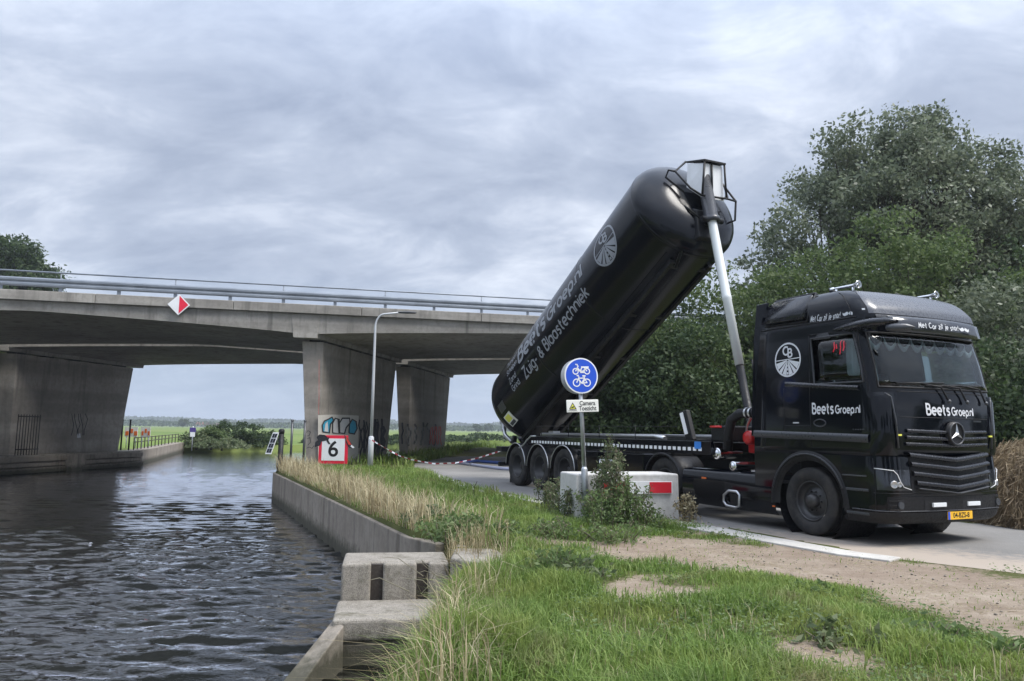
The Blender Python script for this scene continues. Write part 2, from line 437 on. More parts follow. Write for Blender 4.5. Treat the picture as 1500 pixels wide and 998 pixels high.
# ------------------------------------------------------------------ ground, polder, water, road
def ground_material(name, kind):
    m = mat_base(name, (.1, .1, .05), .95, spec=.15)
    nt, N, L, b = nodes_of(m); v = coords(nt)
    if kind == 'bank':
        at = N('ShaderNodeAttribute'); at.attribute_name = 'dirt'
        n1 = tex(nt, v, 1.7, 8, .65); n2 = tex(nt, v, 14, 6, .7); n3 = tex(nt, v, 60, 4, .65)
        soil = ramp(nt, n2, [(.3, (.052, .05, .026)), (.7, (.11, .105, .048))])
        green = ramp(nt, n1, [(.32, (.06, .085, .022)), (.7, (.12, .13, .04))])
        g = mix(nt, .6, soil, green)
        dirt = ramp(nt, n1, [(.28, (.195, .152, .112)), (.5, (.275, .224, .172)), (.72, (.365, .308, .245))])
        dirt = mix(nt, maprange(nt, n2, .48, .7, 0, .65), dirt, (.19, .14, .10))
        dirt = mix(nt, maprange(nt, n3, .56, .7, 0, .6), dirt, (.13, .10, .075))
        # crossed tyre scuffs of dry clippings
        vo = N('ShaderNodeTexVoronoi'); vo.inputs['Scale'].default_value = 38; L(v, vo.inputs['Vector'])
        dirt = mix(nt, maprange(nt, vo.outputs['Distance'], .0, .22, .55, 0), dirt, (.12, .09, .07))
        n6 = tex(nt, v, .55, 5, .6); dirt = mix(nt, maprange(nt, n6, .45, .65, 0, .5), dirt, (.21, .155, .12))
        vv = coords(nt, (2, 26, 1)); nn = tex(nt, vv, 1.2, 5, .7, 1.2)
        dirt = mix(nt, maprange(nt, nn, .57, .68, 0, .55), dirt, (.46, .40, .31))
        f = N('ShaderNodeMath'); f.operation = 'ADD'; L(at.outputs['Fac'], f.inputs[0]); L(maprange(nt, n2, .3, .7, -.35, .35), f.inputs[1])
        fac = maprange(nt, f.outputs[0], .35, .65)
        col = mix(nt, fac, g, dirt)
        L(bump(nt, mix(nt, .5, n2, n3), .8, .035), b.inputs['Normal'])
    else:
        n1 = tex(nt, v, .03, 5, .6); vs = coords(nt, (.002, .03, 1)); n2 = tex(nt, vs, 1.0, 4, .6); n3 = tex(nt, v, .6, 6, .7)
        col = ramp(nt, n2, [(.3, (.085, .14, .03)), (.5, (.15, .20, .055)), (.7, (.19, .21, .075))])
        col = mix(nt, maprange(nt, n1, .4, .7, 0, .5), col, (.10, .14, .035))
        col = mix(nt, maprange(nt, n3, .5, .75, 0, .4), col, (.07, .09, .025))
    L(col, b.inputs['Base Color'])
    return m
ground_material('bank_ground', 'bank'); ground_material('polder_ground', 'polder')

def build_ground():
    ys = np.unique(np.concatenate([np.linspace(-30, 2, 12), np.arange(2, 13, .09), np.arange(13, 32, .22), np.arange(32, 64.01, .7)]))
    s = np.concatenate([[-.03], np.arange(0, 9, .09), np.arange(9, 22, .3), 22*1.16**np.arange(0, 24)])
    XLv = xleft(ys)
    X = XLv[:, None]+s[None, :]; Y = np.repeat(ys[:, None], len(s), 1)
    D = dirt_mask(X, Y); Z = ground_z(X, Y)
    Z[:, 0] -= .25; Z[:, 1] -= .03    # the turf edge rolls over onto the quay
    nj, ni = X.shape
    idx = np.arange(nj*ni).reshape(nj, ni)
    F = np.stack([idx[:-1, :-1], idx[:-1, 1:], idx[1:, 1:], idx[1:, :-1]], -1).reshape(-1, 4)
    o = mesh_np('ground', np.stack([X, Y, Z], -1).reshape(-1, 3), F, MATS['bank_ground'], smooth=True, attrs={'dirt': D.ravel()})
    tag(o, 'grassy canal bank with bare sandy patches', 'ground', kind='structure')
    # polder across the water, out to the horizon
    pts = [(-3500, 44), (-60, 44), (-30.5, 52), (-34, 70), (-31, 72.5), (-24, 76), (-18.5, 86), (-12, 106), (-5.5, 132), (40, 150), (400, 175), (3500, 420)]
    V = [(x, y, -.35) for x, y in pts]+[(3500, 7000, -.3), (-3500, 7000, -.3)]
    n = len(V)
    W = [(x, y-.6, -1.4) for x, y in pts]
    mb = MB(); mb.add(V, [tuple(range(n))])
    mb.add([V[i] for i in range(len(pts))]+W, [(i, i+1, len(pts)+i+1, len(pts)+i) for i in range(len(pts)-1)])
    tag(mb.build('polder', MATS['polder_ground']), 'flat green polder meadows reaching to the horizon', 'meadow', kind='structure')

def build_water():
    m = mat_base('water', (.012, .014, .011), .06, spec=.5, ior=1.333)
    nt, N, L, b = nodes_of(m); b.inputs['IOR'].default_value = 1.333
    v1 = coords(nt, (1, 2.3, 1)); v2 = coords(nt, (1.2, 2.0, 1))
    n1 = tex(nt, v1, 3.0, 4, .6, .6); n2 = tex(nt, v2, 9, 3, .55, .4)
    L(bump(nt, mix(nt, .35, n1, n2), .35, .07), b.inputs['Normal'])
    nrm = bump(nt, mix(nt, .35, n1, n2), .3, .05)
    fr = N('ShaderNodeFresnel'); fr.inputs['IOR'].default_value = 1.333; L(nrm, fr.inputs['Normal'])
    df = N('ShaderNodeBsdfDiffuse'); L(ramp(nt, tex(nt, coords(nt), .12, 3, .5), [(.35, (.006, .007, .006)), (.65, (.012, .012, .008))]), df.inputs['Color']); L(nrm, df.inputs['Normal'])
    gl = N('ShaderNodeBsdfGlossy'); gl.inputs['Roughness'].default_value = .03; gl.inputs['Color'].default_value = (.97, .97, 1, 1); L(nrm, gl.inputs['Normal'])
    ms = N('ShaderNodeMixShader'); L(maprange(nt, fr.outputs[0], .075, .34, .01, .9), ms.inputs[0]); L(df.outputs[0], ms.inputs[1]); L(gl.outputs[0], ms.inputs[2])
    L(ms.outputs[0], nt.nodes['Material Output'].inputs['Surface'])
    # fine rippled part, then a plain sheet further out
    xs = np.concatenate([np.arange(1.0, -12, -.055), -12-.055*np.cumsum(1.02**np.arange(0, 165))]); xs = xs[xs > -95]
    ys = np.concatenate([np.arange(2.5, 14, .05), 14+.05*np.cumsum(1.0072**np.arange(0, 470))]); ys = ys[ys < 170]
    X, Y = np.meshgrid(xs[::-1], ys)
    Z = np.zeros_like(X)
    dy = np.gradient(ys)[:, None]+np.zeros_like(X); dx = np.abs(np.gradient(xs[::-1]))[None, :]+np.zeros_like(X)
    r2 = np.random.default_rng(5)
    env = .55+.9*fbm(X, Y*1.4, .35, 3)
    for k in range(46):
        lam = .16*(.8/.16)**r2.random()
        th = r2.normal(0, .32)+(.10)
        kx, ky = math.sin(th)*2*math.pi/lam, math.cos(th)*2*math.pi/lam
        amp = .0072*lam**.95*r2.uniform(.6, 1.25)
        ph = kx*X+ky*Y+r2.random()*6.28+1.1*vnoise(X+k*3, Y-k*5, .5)
        lim = np.clip((lam-2.5*np.maximum(dy*.8, dx*abs(math.sin(th))))/(lam*.5), 0, 1)
        sn = np.sin(ph); Z += amp*(sn+.35*np.cos(2*ph))*lim
    Z *= env
    nj, ni = X.shape; idx = np.arange(nj*ni).reshape(nj, ni)
    F = np.stack([idx[:-1, :-1], idx[:-1, 1:], idx[1:, 1:], idx[1:, :-1]], -1).reshape(-1, 4)
    o = mesh_np('water', np.stack([X, Y, Z+WATER], -1).reshape(-1, 3), F, m, smooth=True)
    tag(o, 'dark rippled canal water', 'water', kind='structure')
    mb = MB()
    x0, x1, y0, y1 = xs.min(), xs.max(), ys.min(), ys.max()
    B = 3500; z = WATER-.004
    for (a, c, d, e) in ((-B, -400, B, y0), (-B, y1, B, 600), (-B, y0, x0, y1), (x1, y0, B, y1)):
        if d > a and e > c: mb.add([(a, c, z), (d, c, z), (d, e, z), (a, e, z)], [(0, 1, 2, 3)])
    tag(mb.build('water', m), 'dark canal water further along', 'water', kind='structure')

def build_road():
    m = mat_base('asphalt', (.2, .19, .18), .85, spec=.3)
    nt, N, L, b = nodes_of(m); v = coords(nt)
    n1 = tex(nt, v, .7, 7, .6); n2 = tex(nt, v, 90, 3, .6); n3 = tex(nt, v, 6, 6, .7)
    col = ramp(nt, n1, [(.3, (.155, .15, .142)), (.7, (.225, .217, .205))])
    col = mix(nt, maprange(nt, n2, .5, .72, 0, .5), col, (.33, .32, .30))
    at = N('ShaderNodeAttribute'); at.attribute_name = 'sand'
    f = N('ShaderNodeMath'); f.operation = 'ADD'; L(at.outputs['Fac'], f.inputs[0]); L(maprange(nt, n3, .3, .7, -.4, .4), f.inputs[1])
    col = mix(nt, maprange(nt, f.outputs[0], .3, .95, 0, .85), col, (.37, .31, .25))
    L(col, b.inputs['Base Color']); L(bump(nt, n2, .35, .006), b.inputs['Normal'])
    # sampled as a fine grid clipped to the outline
    bm = bmesh.new()
    vs = [bm.verts.new((x, y, .0)) for x, y in ROAD]; bm.faces.new(vs)
    for ax, a, c, st in ((0, -5, 16, .5), (1, 3, 60, .5)):
        t = a
        while t < c:
            no = (1, 0, 0) if ax == 0 else (0, 1, 0); co = (t, 0, 0) if ax == 0 else (0, t, 0)
            bmesh.ops.bisect_plane(bm, geom=bm.verts[:]+bm.edges[:]+bm.faces[:], plane_co=co, plane_no=no)
            t += st
    bmesh.ops.recalc_face_normals(bm, faces=bm.faces)
    P = np.array([v.co for v in bm.verts])
    for v in bm.verts: v.co.z = .007
    me = bpy.data.meshes.new('road'); bm.to_mesh(me); bm.free()
    dl = seg_dist(P[:, 0], P[:, 1], ROAD_L)
    sand = np.clip(1-dl/2.0, 0, 1)*np.clip((13.5-P[:, 1])/3, 0, 1)*1.5 + np.clip((P[:, 0]-7)/5, 0, 1)*.35+np.clip(1-dl/.5, 0, 1)*.25
    a = me.attributes.new('sand', 'FLOAT', 'POINT'); a.data.foreach_set('value', sand.astype(np.float32))
    if me.polygons[0].normal.z < 0: me.flip_normals()
    me.materials.append(m); o = bpy.data.objects.new('road', me); link(o)
    tag(o, 'grey asphalt cycle road beside the canal', 'road', kind='structure')
    # pale concrete kerb strip along its canal side
    pl = [(4.75, 9.42), (4.37, 9.82), (3.72, 11.15), (3.04, 12.55), (2.3, 13.7), (.76, 16.0), (-.79, 19.16), (-2.1, 23.8), (-3.6, 28.4)]
    def width(y): return float(np.interp(y, [9.4, 12.6, 13.2, 16, 30], [.30, .46, .3, .24, .16]))
    L1, L2 = [], []
    for i, p in enumerate(pl):
        a, c = Vector(pl[max(i-1, 0)]), Vector(pl[min(i+1, len(pl)-1)]); t = (c-a).normalized(); nrm = Vector((-t.y, t.x))
        w = width(p[1]); L1.append(Vector(p)-nrm*.06); L2.append(Vector(p)+nrm*w)
    mb = MB(); n = len(pl)
    V = [(p.x, p.y, .03) for p in L1]+[(p.x, p.y, .03) for p in L2]+[(p.x, p.y, -.1) for p in L1]+[(p.x, p.y, -.1) for p in L2]
    F = []
    for i in range(n-1):
        F += [(i+1, i, n+i, n+i+1), (i, i+1, 2*n+i+1, 2*n+i), (n+i+1, n+i, 3*n+i, 3*n+i+1)]
    F += [(0, 2*n, 3*n, n), (n-1, 2*n-1, 4*n-1, 3*n-1)]
    mb.add(V, F)
    tag(mb.build('kerb', MATS['kerb_concrete'], bevel=.012), 'pale concrete edging strip along the road', 'kerb', kind='structure')
build_ground(); build_water(); build_road()

# ------------------------------------------------------------------ bridge
P0 = Vector((-7.61, 30.12, 0)); BD = Vector((.975, .2227, 0)).normalized(); TD = Vector((.17, .985, 0)).normalized()
def br(D, T, z): return P0+BD*D+TD*T+Vector((0, 0, z))
def soffit(D):
    # haunched underside: span centres at D=-10.1 and +10
    c = -.4; d = abs(((D-c+9.75) % 19.5)-9.75)      # distance from nearest pier line
    return 5.12+.46*min(1, d/9.75)**.75
def build_bridge(name, label, T0, T1, rails):
    root = thing(name, label, 'bridge', br(0, (T0+T1)/2, 0))
    inv = Vector(root.location)
    q = lambda D, T, z: br(D, T, z)-inv
    Ds = [x for x in np.arange(-42, 34.1, .75)]
    # slab
    mb = MB()
    rows = []
    for D in Ds:
        s = soffit(D)
        rows.append([q(D, T0+.06, s), q(D, T0+.02, 5.93), q(D, T0+.5, 5.93), q(D, T0+.5, 6.2), q(D, T1-.5, 6.2), q(D, T1-.5, 5.93), q(D, T1-.02, 5.93), q(D, T1-.06, s), q(D, T0+.06, s)])
    mb.grid(rows, smooth=False)
    mb.build('deck', MATS['bridge_concrete'], root)
    # edge beams in cast lengths
    for T, sg in ((T0, -1), (T1, 1)):
        D = -42
        while D < 33:
            D1 = D+4.86
            e = MB(); a, c = sorted((T+sg*.14, T-sg*.52))
            e.hexa([q(D+.012, a, 5.935), q(D1-.012, a, 5.935), q(D1-.012, c, 5.935), q(D+.012, c, 5.935), q(D+.012, a, 6.30), q(D1-.012, a, 6.30), q(D1-.012, c, 6.30), q(D+.012, c, 6.30)])
            e.build('edge_beam', MATS['bridge_concrete'], root, bevel=.02)
            D = D1
    # piers with crosshead and bearings
    for D in (-19.5, 0.0, 19.5):
        zb = -1.6 if D < -1 else -.35
        ch = MB()
        ch.hexa([q(D-.92, T0+.04, 4.98), q(D-.02, T0+.04, 4.98), q(D-.02, T1-.04, 4.98), q(D-.92, T1-.04, 4.98), q(D-1.02, T0, 5.925), q(D+.10, T0, 5.925), q(D+.10, T1, 5.925), q(D-1.02, T1, 5.925)])
        ch.build('crosshead', MATS['bridge_concrete'], root, bevel=.015)
        p = MB()
        ta, tb = T0+.62, T1-1.15
        p.hexa([q(D-.45, ta+.05, zb), q(D, ta+.05, zb), q(D, tb-.95, zb), q(D-.45, tb-.95, zb), q(D-.80, ta-.05, 4.9), q(D+.02, ta-.05, 4.9), q(D+.02, tb+.12, 4.9), q(D-.80, tb+.12, 4.9)])
        p.build('pier', MATS['pier_concrete'], root, bevel=.03)
        for k in range(5):
            T = ta+.5+k*(tb-ta-1.0)/4
            g = MB(); g.hexa([q(D-.62, T-.3, 4.895), q(D-.2, T-.3, 4.895), q(D-.2, T+.3, 4.895), q(D-.62, T+.3, 4.895), q(D-.62, T-.3, 4.985), q(D-.2, T-.3, 4.985), q(D-.2, T+.3, 4.985), q(D-.62, T+.3, 4.985)])
            g.build('bearing', MATS['plastic_black'], root)
    for T in rails:
        sg = -1 if T < (T0+T1)/2 else 1
        Tq = T-sg*.02
        g = MB()
        prof = [(0, .31), (.045, .36), (.045, .42), (0, .47), (.0, .49), (.045, .54), (.045, .60), (0, .65)]
        for D0 in np.arange(-42, 32, 4.0):
            rowA = [q(D0, Tq+sg*(.05+a), 6.2+h) for a, h in prof]; rowB = [q(D0+4.02, Tq+sg*(.05+a), 6.2+h) for a, h in prof]
            g.grid([rowA, rowB], smooth=False)
        gb = g.build('guard_rail', MATS['rail_steel'], root, solid=.006)
        me0 = None
        for D in np.arange(-41.5, 33, 2.0):
            if me0 is None:
                a = MB(); a.obox((0, 0, .30), BD*.05, TD*.03, (0, 0, .30)); po = a.build('rail_post', MATS['rail_steel'], gb); me0 = po.data
            else:
                po = link(bpy.data.objects.new('rail_post', me0), gb)
            po.location = q(D, Tq, 6.2)
        h = MB(); h.tube([q(-42, Tq+sg*.03, 7.08), q(34, Tq+sg*.03, 7.08)], .032, 8)
        hr = h.build('handrail', MATS['rail_steel'], root)
        me0 = None
        for D in np.arange(-41.5, 33, 4.0):
            if me0 is None:
                a = MB(); a.tube([(0, 0, .3), (0, 0, .88)], .024, 6); po = a.build('handrail_post', MATS['rail_steel'], hr); me0 = po.data
            else:
                po = link(bpy.data.objects.new('handrail_post', me0), hr)
            po.location = q(D, Tq+sg*.03, 6.2)
    return root
bridge1 = build_bridge('road_bridge', 'grey concrete road bridge with haunched deck, guard rails and lamp post before it', -.55, 10.3, (-.2,))
bridge2 = build_bridge('road_bridge', 'second concrete bridge deck, parallel and behind the first, with solid dark pier', 11.2, 21.6, (21.2,))

# the fender ledge round the left pier
def build_ledge():
    root = thing('pier_fender', 'weathered timber-faced ledge round the pier standing in the water', 'fender', br(-18.4, 12, -1))
    o = Vector(root.location); q = lambda D, T, z: br(D, T, z)-o
    mb = MB(); mb.hexa([q(-21.2, -6, -1.5), q(-18.75, -6, -1.5), q(-18.75, 20.1, -1.5), q(-21.2, 20.1, -1.5), q(-21.2, -6, -.2), q(-18.75, -6, -.2), q(-18.75, 20.1, -.2), q(-21.2, 20.1, -.2)])
    mb.build('core', MATS['pier_concrete'], root)
    for z0, z1, out in ((-.16, -.42, .3), (-.46, -.68, .22), (-.72, -.98, .34)):
        for k in range(4):
            T0 = -6+k*6.6; T1 = T0+6.56
            b = MB(); b.hexa([q(-18.75, T0, z1), q(-18.75+out, T0, z1), q(-18.75+out, T1, z1), q(-18.75, T1, z1), q(-18.75, T0, z0), q(-18.75+out, T0, z0), q(-18.75+out, T1, z0), q(-18.75, T1, z0)])
            b.build('fender_beam', MATS['old_concrete'], root, bevel=.03)
    cap = MB(); cap.hexa([q(-21.0, -6, -.198), q(-18.5, -6, -.198), q(-18.5, 20.2, -.198), q(-21.0, 20.2, -.198), q(-21.0, -6, -.08), q(-18.5, -6, -.08), q(-18.5, 20.2, -.08), q(-21.0, 20.2, -.08)])
    cap.build('ledge_top', MATS['coping_concrete'], root, bevel=.02)
build_ledge()

# ------------------------------------------------------------------ stroke lettering
def arc(cx, cy, rx, ry, a0, a1, n=14):
    return [(cx+rx*math.cos(R_(a0+(a1-a0)*i/n)), cy+ry*math.sin(R_(a0+(a1-a0)*i/n))) for i in range(n+1)]
h = .33
GL = {
 'e': (.66, [[(0, h), (.66, h)]+arc(h, h, h, h, 0, 305)]),
 't': (.42, [[(.16, .95), (.16, .2)]+arc(.36, .2, .2, .2, 180, 270), [(0, .64), (.4, .64)]]),
 's': (.50, [[(.5, .60)]+arc(.26, .49, .2, .17, 60, 200, 8)+arc(.24, .17, .24, .17, 45, -130, 9)]),
 'r': (.36, [[(0, 0), (0, .66)], arc(.33, .33, .33, .33, 180, 85, 8)]),
 'o': (.66, [arc(h, h, h, h, 0, 360, 24)]),
 'p': (.66, [[(0, -.34), (0, h)]+arc(h, h, h, h, 180, -180, 24)]),
 'b': (.66, [[(0, 1), (0, h)]+arc(h, h, h, h, 180, -180, 24)]),
 'n': (.60, [[(0, 0), (0, .66)], [(0, .3)]+arc(.3, .36, .3, .3, 180, 0)+[(.6, 0)]]),
 'h': (.60, [[(0, 0), (0, 1)], [(0, .3)]+arc(.3, .36, .3, .3, 180, 0)+[(.6, 0)]]),
 'u': (.60, [[(0, .66), (0, .3)]+arc(.3, .3, .3, .3, 180, 360)+[(.6, .66)], [(.6, .3), (.6, 0)]]),
 'l': (.0, [[(0, 0), (0, 1)]]), 'i': (.0, [[(0, 0), (0, .66)], [(0, .86), (0, .99)]]),
 'a': (.66, [arc(h, h, h, h, 0, 360, 24), [(.66, 0), (.66, .66)]]),
 'c': (.56, [arc(h, h, h, h, 50, 310, 18)]),
 'd': (.66, [arc(h, h, h, h, 0, 360, 24), [(.66, 0), (.66, 1)]]),
 'g': (.66, [arc(h, h, h, h, 0, 360, 24), [(.66, .66), (.66, -.06)]+arc(h, -.06, h, .26, 0, -140, 10)]),
 'k': (.5, [[(0, 0), (0, 1)], [(.48, .68), (.02, .3)], [(.16, .42), (.5, 0)]]),
 'f': (.4, [[(.14, 0), (.14, .75)]+arc(.34, .75, .2, .22, 180, 90, 6), [(0, .62), (.36, .62)]]),
 'z': (.5, [[(0, .66), (.5, .66), (0, 0), (.5, 0)]]), 'j': (.2, [[(.2, .66), (.2, -.1)]+arc(0, -.1, .2, .2, 0, -90, 5), [(.2, .86), (.2, .99)]]),
 'm': (.9, [[(0, 0), (0, .66)], [(0, .3)]+arc(.225, .43, .225, .23, 180, 0, 8)+[(.45, 0)], [(.45, .43)]+arc(.675, .43, .225, .23, 180, 0, 8)+[(.9, 0)]]),
 'w': (.8, [[(0, .66), (.2, 0), (.4, .6), (.6, 0), (.8, .66)]]),
 'B': (.62, [[(0, 0), (0, 1), (.3, 1)]+arc(.3, .77, .23, .23, 90, -90, 8)+[(.1, .54)], [(.3, .54)]+arc(.33, .27, .29, .27, 90, -90, 10)+[(0, 0)]]),
 'G': (.9, [arc(.47, .5, .47, .5, 45, 360, 24)+[(.5, .5)]]),
 'C': (.8, [arc(.47, .5, .47, .5, 50, 310, 20)]),
 'Z': (.66, [[(0, 1), (.64, 1), (0, 0), (.66, 0)]]),
 'S': (.6, [[(.56, .86)]+arc(.3, .75, .27, .25, 50, 250, 10)+arc(.3, .26, .3, .26, 70, -150, 10)]),
 'T': (.7, [[(0, 1), (.7, 1)], [(.35, 1), (.35, 0)]]), 'M': (.8, [[(0, 0), (.1, 1), (.4, .25), (.7, 1), (.8, 0)]]),
 '.': (.0, [[(0, 0), (0, .1)]]), '-': (.36, [[(0, .36), (.36, .36)]]), ' ': (.22, []), '!': (.0, [[(0, .3), (0, 1)], [(0, 0), (0, .1)]]),
 '&': (.7, [[(.7, .0), (.2, .62)]+arc(.34, .78, .19, .2, 215, -60, 12)+[(.2, .46)]+arc(.28, .25, .27, .25, 120, 330, 12)+[(.68, .45)]]),
}
def ribbon(pl, w, V, F, closed=False):
    pl = [Vector(p) for p in pl]; n = len(pl); b = len(V)
    for i, p in enumerate(pl):
        if closed: a, c = pl[(i-1) % n], pl[(i+1) % n]
        else: a, c = pl[max(i-1, 0)], pl[min(i+1, n-1)]
        d1 = (p-a); d2 = (c-p)
        t = (c-a)
        if t.length < 1e-6: t = d2 if d2.length > 1e-6 else Vector((1, 0))
        t.normalize(); nr = Vector((-t.y, t.x)); k = 1.0
        if d1.length > 1e-6 and d2.length > 1e-6:
            k = 1/max(.5, abs(nr.dot(Vector((-d1.y, d1.x)).normalized())))
        V.append(tuple(p+nr*w*.5*k)); V.append(tuple(p-nr*w*.5*k))
    m = n if closed else n-1
    for i in range(m):
        j = (i+1) % n
        F.append((b+2*i, b+2*i+1, b+2*j+1, b+2*j))
def dense(pl, st):
    out = [pl[0]]
    for a, c in zip(pl[:-1], pl[1:]):
        k = max(1, int(math.dist(a, c)/st))
        out += [(a[0]+(c[0]-a[0])*i/k, a[1]+(c[1]-a[1])*i/k) for i in range(1, k+1)]
    return out
def stroke_text(s, size, w=.17, gap=.2, V=None, F=None, x0=0, y0=0, slant=0, xs=1.0, jit=0):
    V = [] if V is None else V; F = [] if F is None else F; x = x0
    r = random.Random(3)
    for ch in s:
        adv, pls = GL[ch]
        jy = r.uniform(-jit, jit)*size
        for pl in pls:
            P = [(x+(px*xs+slant*py)*size, y0+jy+py*size) for px, py in dense(pl, .14)]
            ribbon(P, w*size, V, F)
        x += (adv*xs+gap+w*.5)*size
    return V, F, x-x0
def decal(name, V, F, fn, mat, parent):
    mb = MB(); mb.add([fn(u, v) for u, v in V], F); return mb.build(name, mat, parent)
_dg = None
def font_mesh(s, size, bold=0.0, align='CENTER', sx=1.0):
    cu = bpy.data.curves.new('t', 'FONT'); cu.body = s; cu.size = size; cu.align_x = align; cu.align_y = 'CENTER'; cu.offset = bold; cu.fill_mode = 'FRONT'
    o = bpy.data.objects.new('t', cu); COL.objects.link(o)
    dg = bpy.context.evaluated_depsgraph_get(); dg.update()
    me = bpy.data.meshes.new_from_object(o.evaluated_get(dg))
    V = [(v.co.x*sx, v.co.y) for v in me.vertices]; F = [tuple(p.vertices) for p in me.polygons]
    bpy.data.objects.remove(o); bpy.data.curves.remove(cu); bpy.data.meshes.remove(me)
    return V, F
def disc(cx, cy, rx, ry, n=28): return [(cx+rx*math.cos(2*math.pi*i/n), cy+ry*math.sin(2*math.pi*i/n)) for i in range(n)]
def logo_cb(r):
    """ring, CB, horizon and the road fan, radius r"""
    V, F = [], []
    ribbon(disc(0, 0, r*.95, r*.95, 48), r*.1, V, F, closed=True)
    ribbon(dense([(-r*.9, -.02*r), (r*.9, .06*r)], r*.1), r*.05, V, F)
    stroke_text('C', r*.46, .22, 0, V, F, -r*.34, r*.30)
    stroke_text('B', r*.46, .22, 0, V, F, r*.04, r*.16)
    def wedge(a0, a1, r0=.08):
        k = 6; b = len(V)
        o = (0, .0)
        for i in range(k+1):
            t = i/k
            for a in (a0, a1):
                e = Vector((math.sin(R_(a)), -math.cos(R_(a))))*r*.9
                V.append((o[0]*r+(e.x)*(r0+(1-r0)*t), o[1]*r+(e.y)*(r0+(1-r0)*t)))
        for i in range(k): F.append((b+2*i, b+2*i+1, b+2*i+3, b+2*i+2))
    for a0, a1 in ((-78, -52), (-46, -31), (31, 46), (52, 78), (-26, -6), (6, 26)): wedge(a0, a1)
    for y0, y1, w in ((-.3, -.4, .05), (-.5, -.62, .08), (-.72, -.86, .11)):
        ribbon([(0, y0*r), (0, y1*r)], w*r, V, F)
    return V, F

# ------------------------------------------------------------------ the tractor unit (local: x forward, y to its left, origin under the front axle)
TX, TY, TPSI = 5.584, 11.991, R_(-64.97)
tractor = thing('truck_tractor', 'glossy black truck tractor with white lettering, parked on the road with a raised tank behind', 'truck', (TX, TY, .012), TPSI)
BP = MATS['black_paint']
ZK = [1.20, 1.5, 1.8, 2.05, 2.5, 2.95, 3.08, 3.15, 3.3, 3.42, 3.52, 3.60, 3.66]
WK = [1.245, 1.25, 1.25, 1.25, 1.24, 1.225, 1.225, 1.225, 1.215, 1.19, 1.14, 1.06, .92]
FK = [1.42, 1.435, 1.43, 1.41, 1.325, 1.20, 1.24, 1.25, 1.20, 1.10, 1.0, .84, .6]
RK = [-1.10, -1.08, -1.06, -1.04, -1.0, -.95, -.93, -.92, -.90, -.885, -.87, -.85, -.82]
CK = [.30, .30, .30, .30, .29, .28, .27, .26, .24, .23, .22, .22, .22]
def cab_S(u, z, off=0.0):
    W, F, Rr, rc = (float(np.interp(z, ZK, k)) for k in (WK, FK, RK, CK))
    bul = .075
    def base(u):
        if u <= 1: return Vector((Rr+(F-bul-rc-Rr)*u, -W, z))
        if u <= 2:
            a = R_(90*(u-1)); return Vector((F-bul-rc+rc*math.sin(a), -W+rc-rc*math.cos(a), z))
        if u <= 3:
            y = (-W+rc)+(2*W-2*rc)*(u-2); k = y/(W-rc); return Vector((F-bul*k*k, y, z))
        if u <= 4:
            a = R_(90*(u-3)); return Vector((F-bul-rc+rc*math.cos(a), W-rc+rc*math.sin(a), z))
        return Vector((F-bul-rc-(F-bul-rc-Rr)*(u-4), W, z))
    p = base(u)
    if off:
        d = base(min(5, u+.01))-base(max(0, u-.01)); n = Vector((d.y, -d.x, 0)).normalized(); p = p+n*off
    return p
def us_of(x, z):   # u on the near side for a given x
    F, Rr, rc = (float(np.interp(z, ZK, k)) for k in (FK, RK, CK)); return (x-Rr)/(F-.075-rc-Rr)
def uf_of(y, z):
    W, rc = (float(np.interp(z, ZK, k)) for k in (WK, CK)); return 2+(y+W-rc)/(2*W-2*rc)
def cab_patch(u0, u1, z0, z1, off, nu=10, nz=6, ufn=None):
    P = []
    for j in range(nz+1):
        z = z0+(z1-z0)*j/nz; a, b = (u0(z), u1(z)) if callable(u0) else (u0, u1)
        P.append([cab_S(a+(b-a)*i/nu, z, off) for i in range(nu+1)])
    return P
ZROWS = [1.2, 1.3, 1.5, 1.75, 2.04, 2.16, 2.24, 2.5, 2.75, 2.92, 2.96, 3.03, 3.08, 3.15, 3.2, 3.26, 3.32, 3.38, 3.44, 3.5, 3.55, 3.6, 3.63, 3.66]
UC = [0, .12, .25, .4, .5, .6, .7, .8, .9, .965]+[1+i/8 for i in range(9)]+[2+i/14 for i in range(1, 15)]+[3+i/8 for i in range(1, 9)]+[4.035, 4.1, 4.2, 4.3, 4.4, 4.5, 4.6, 4.75, 4.88, 5]
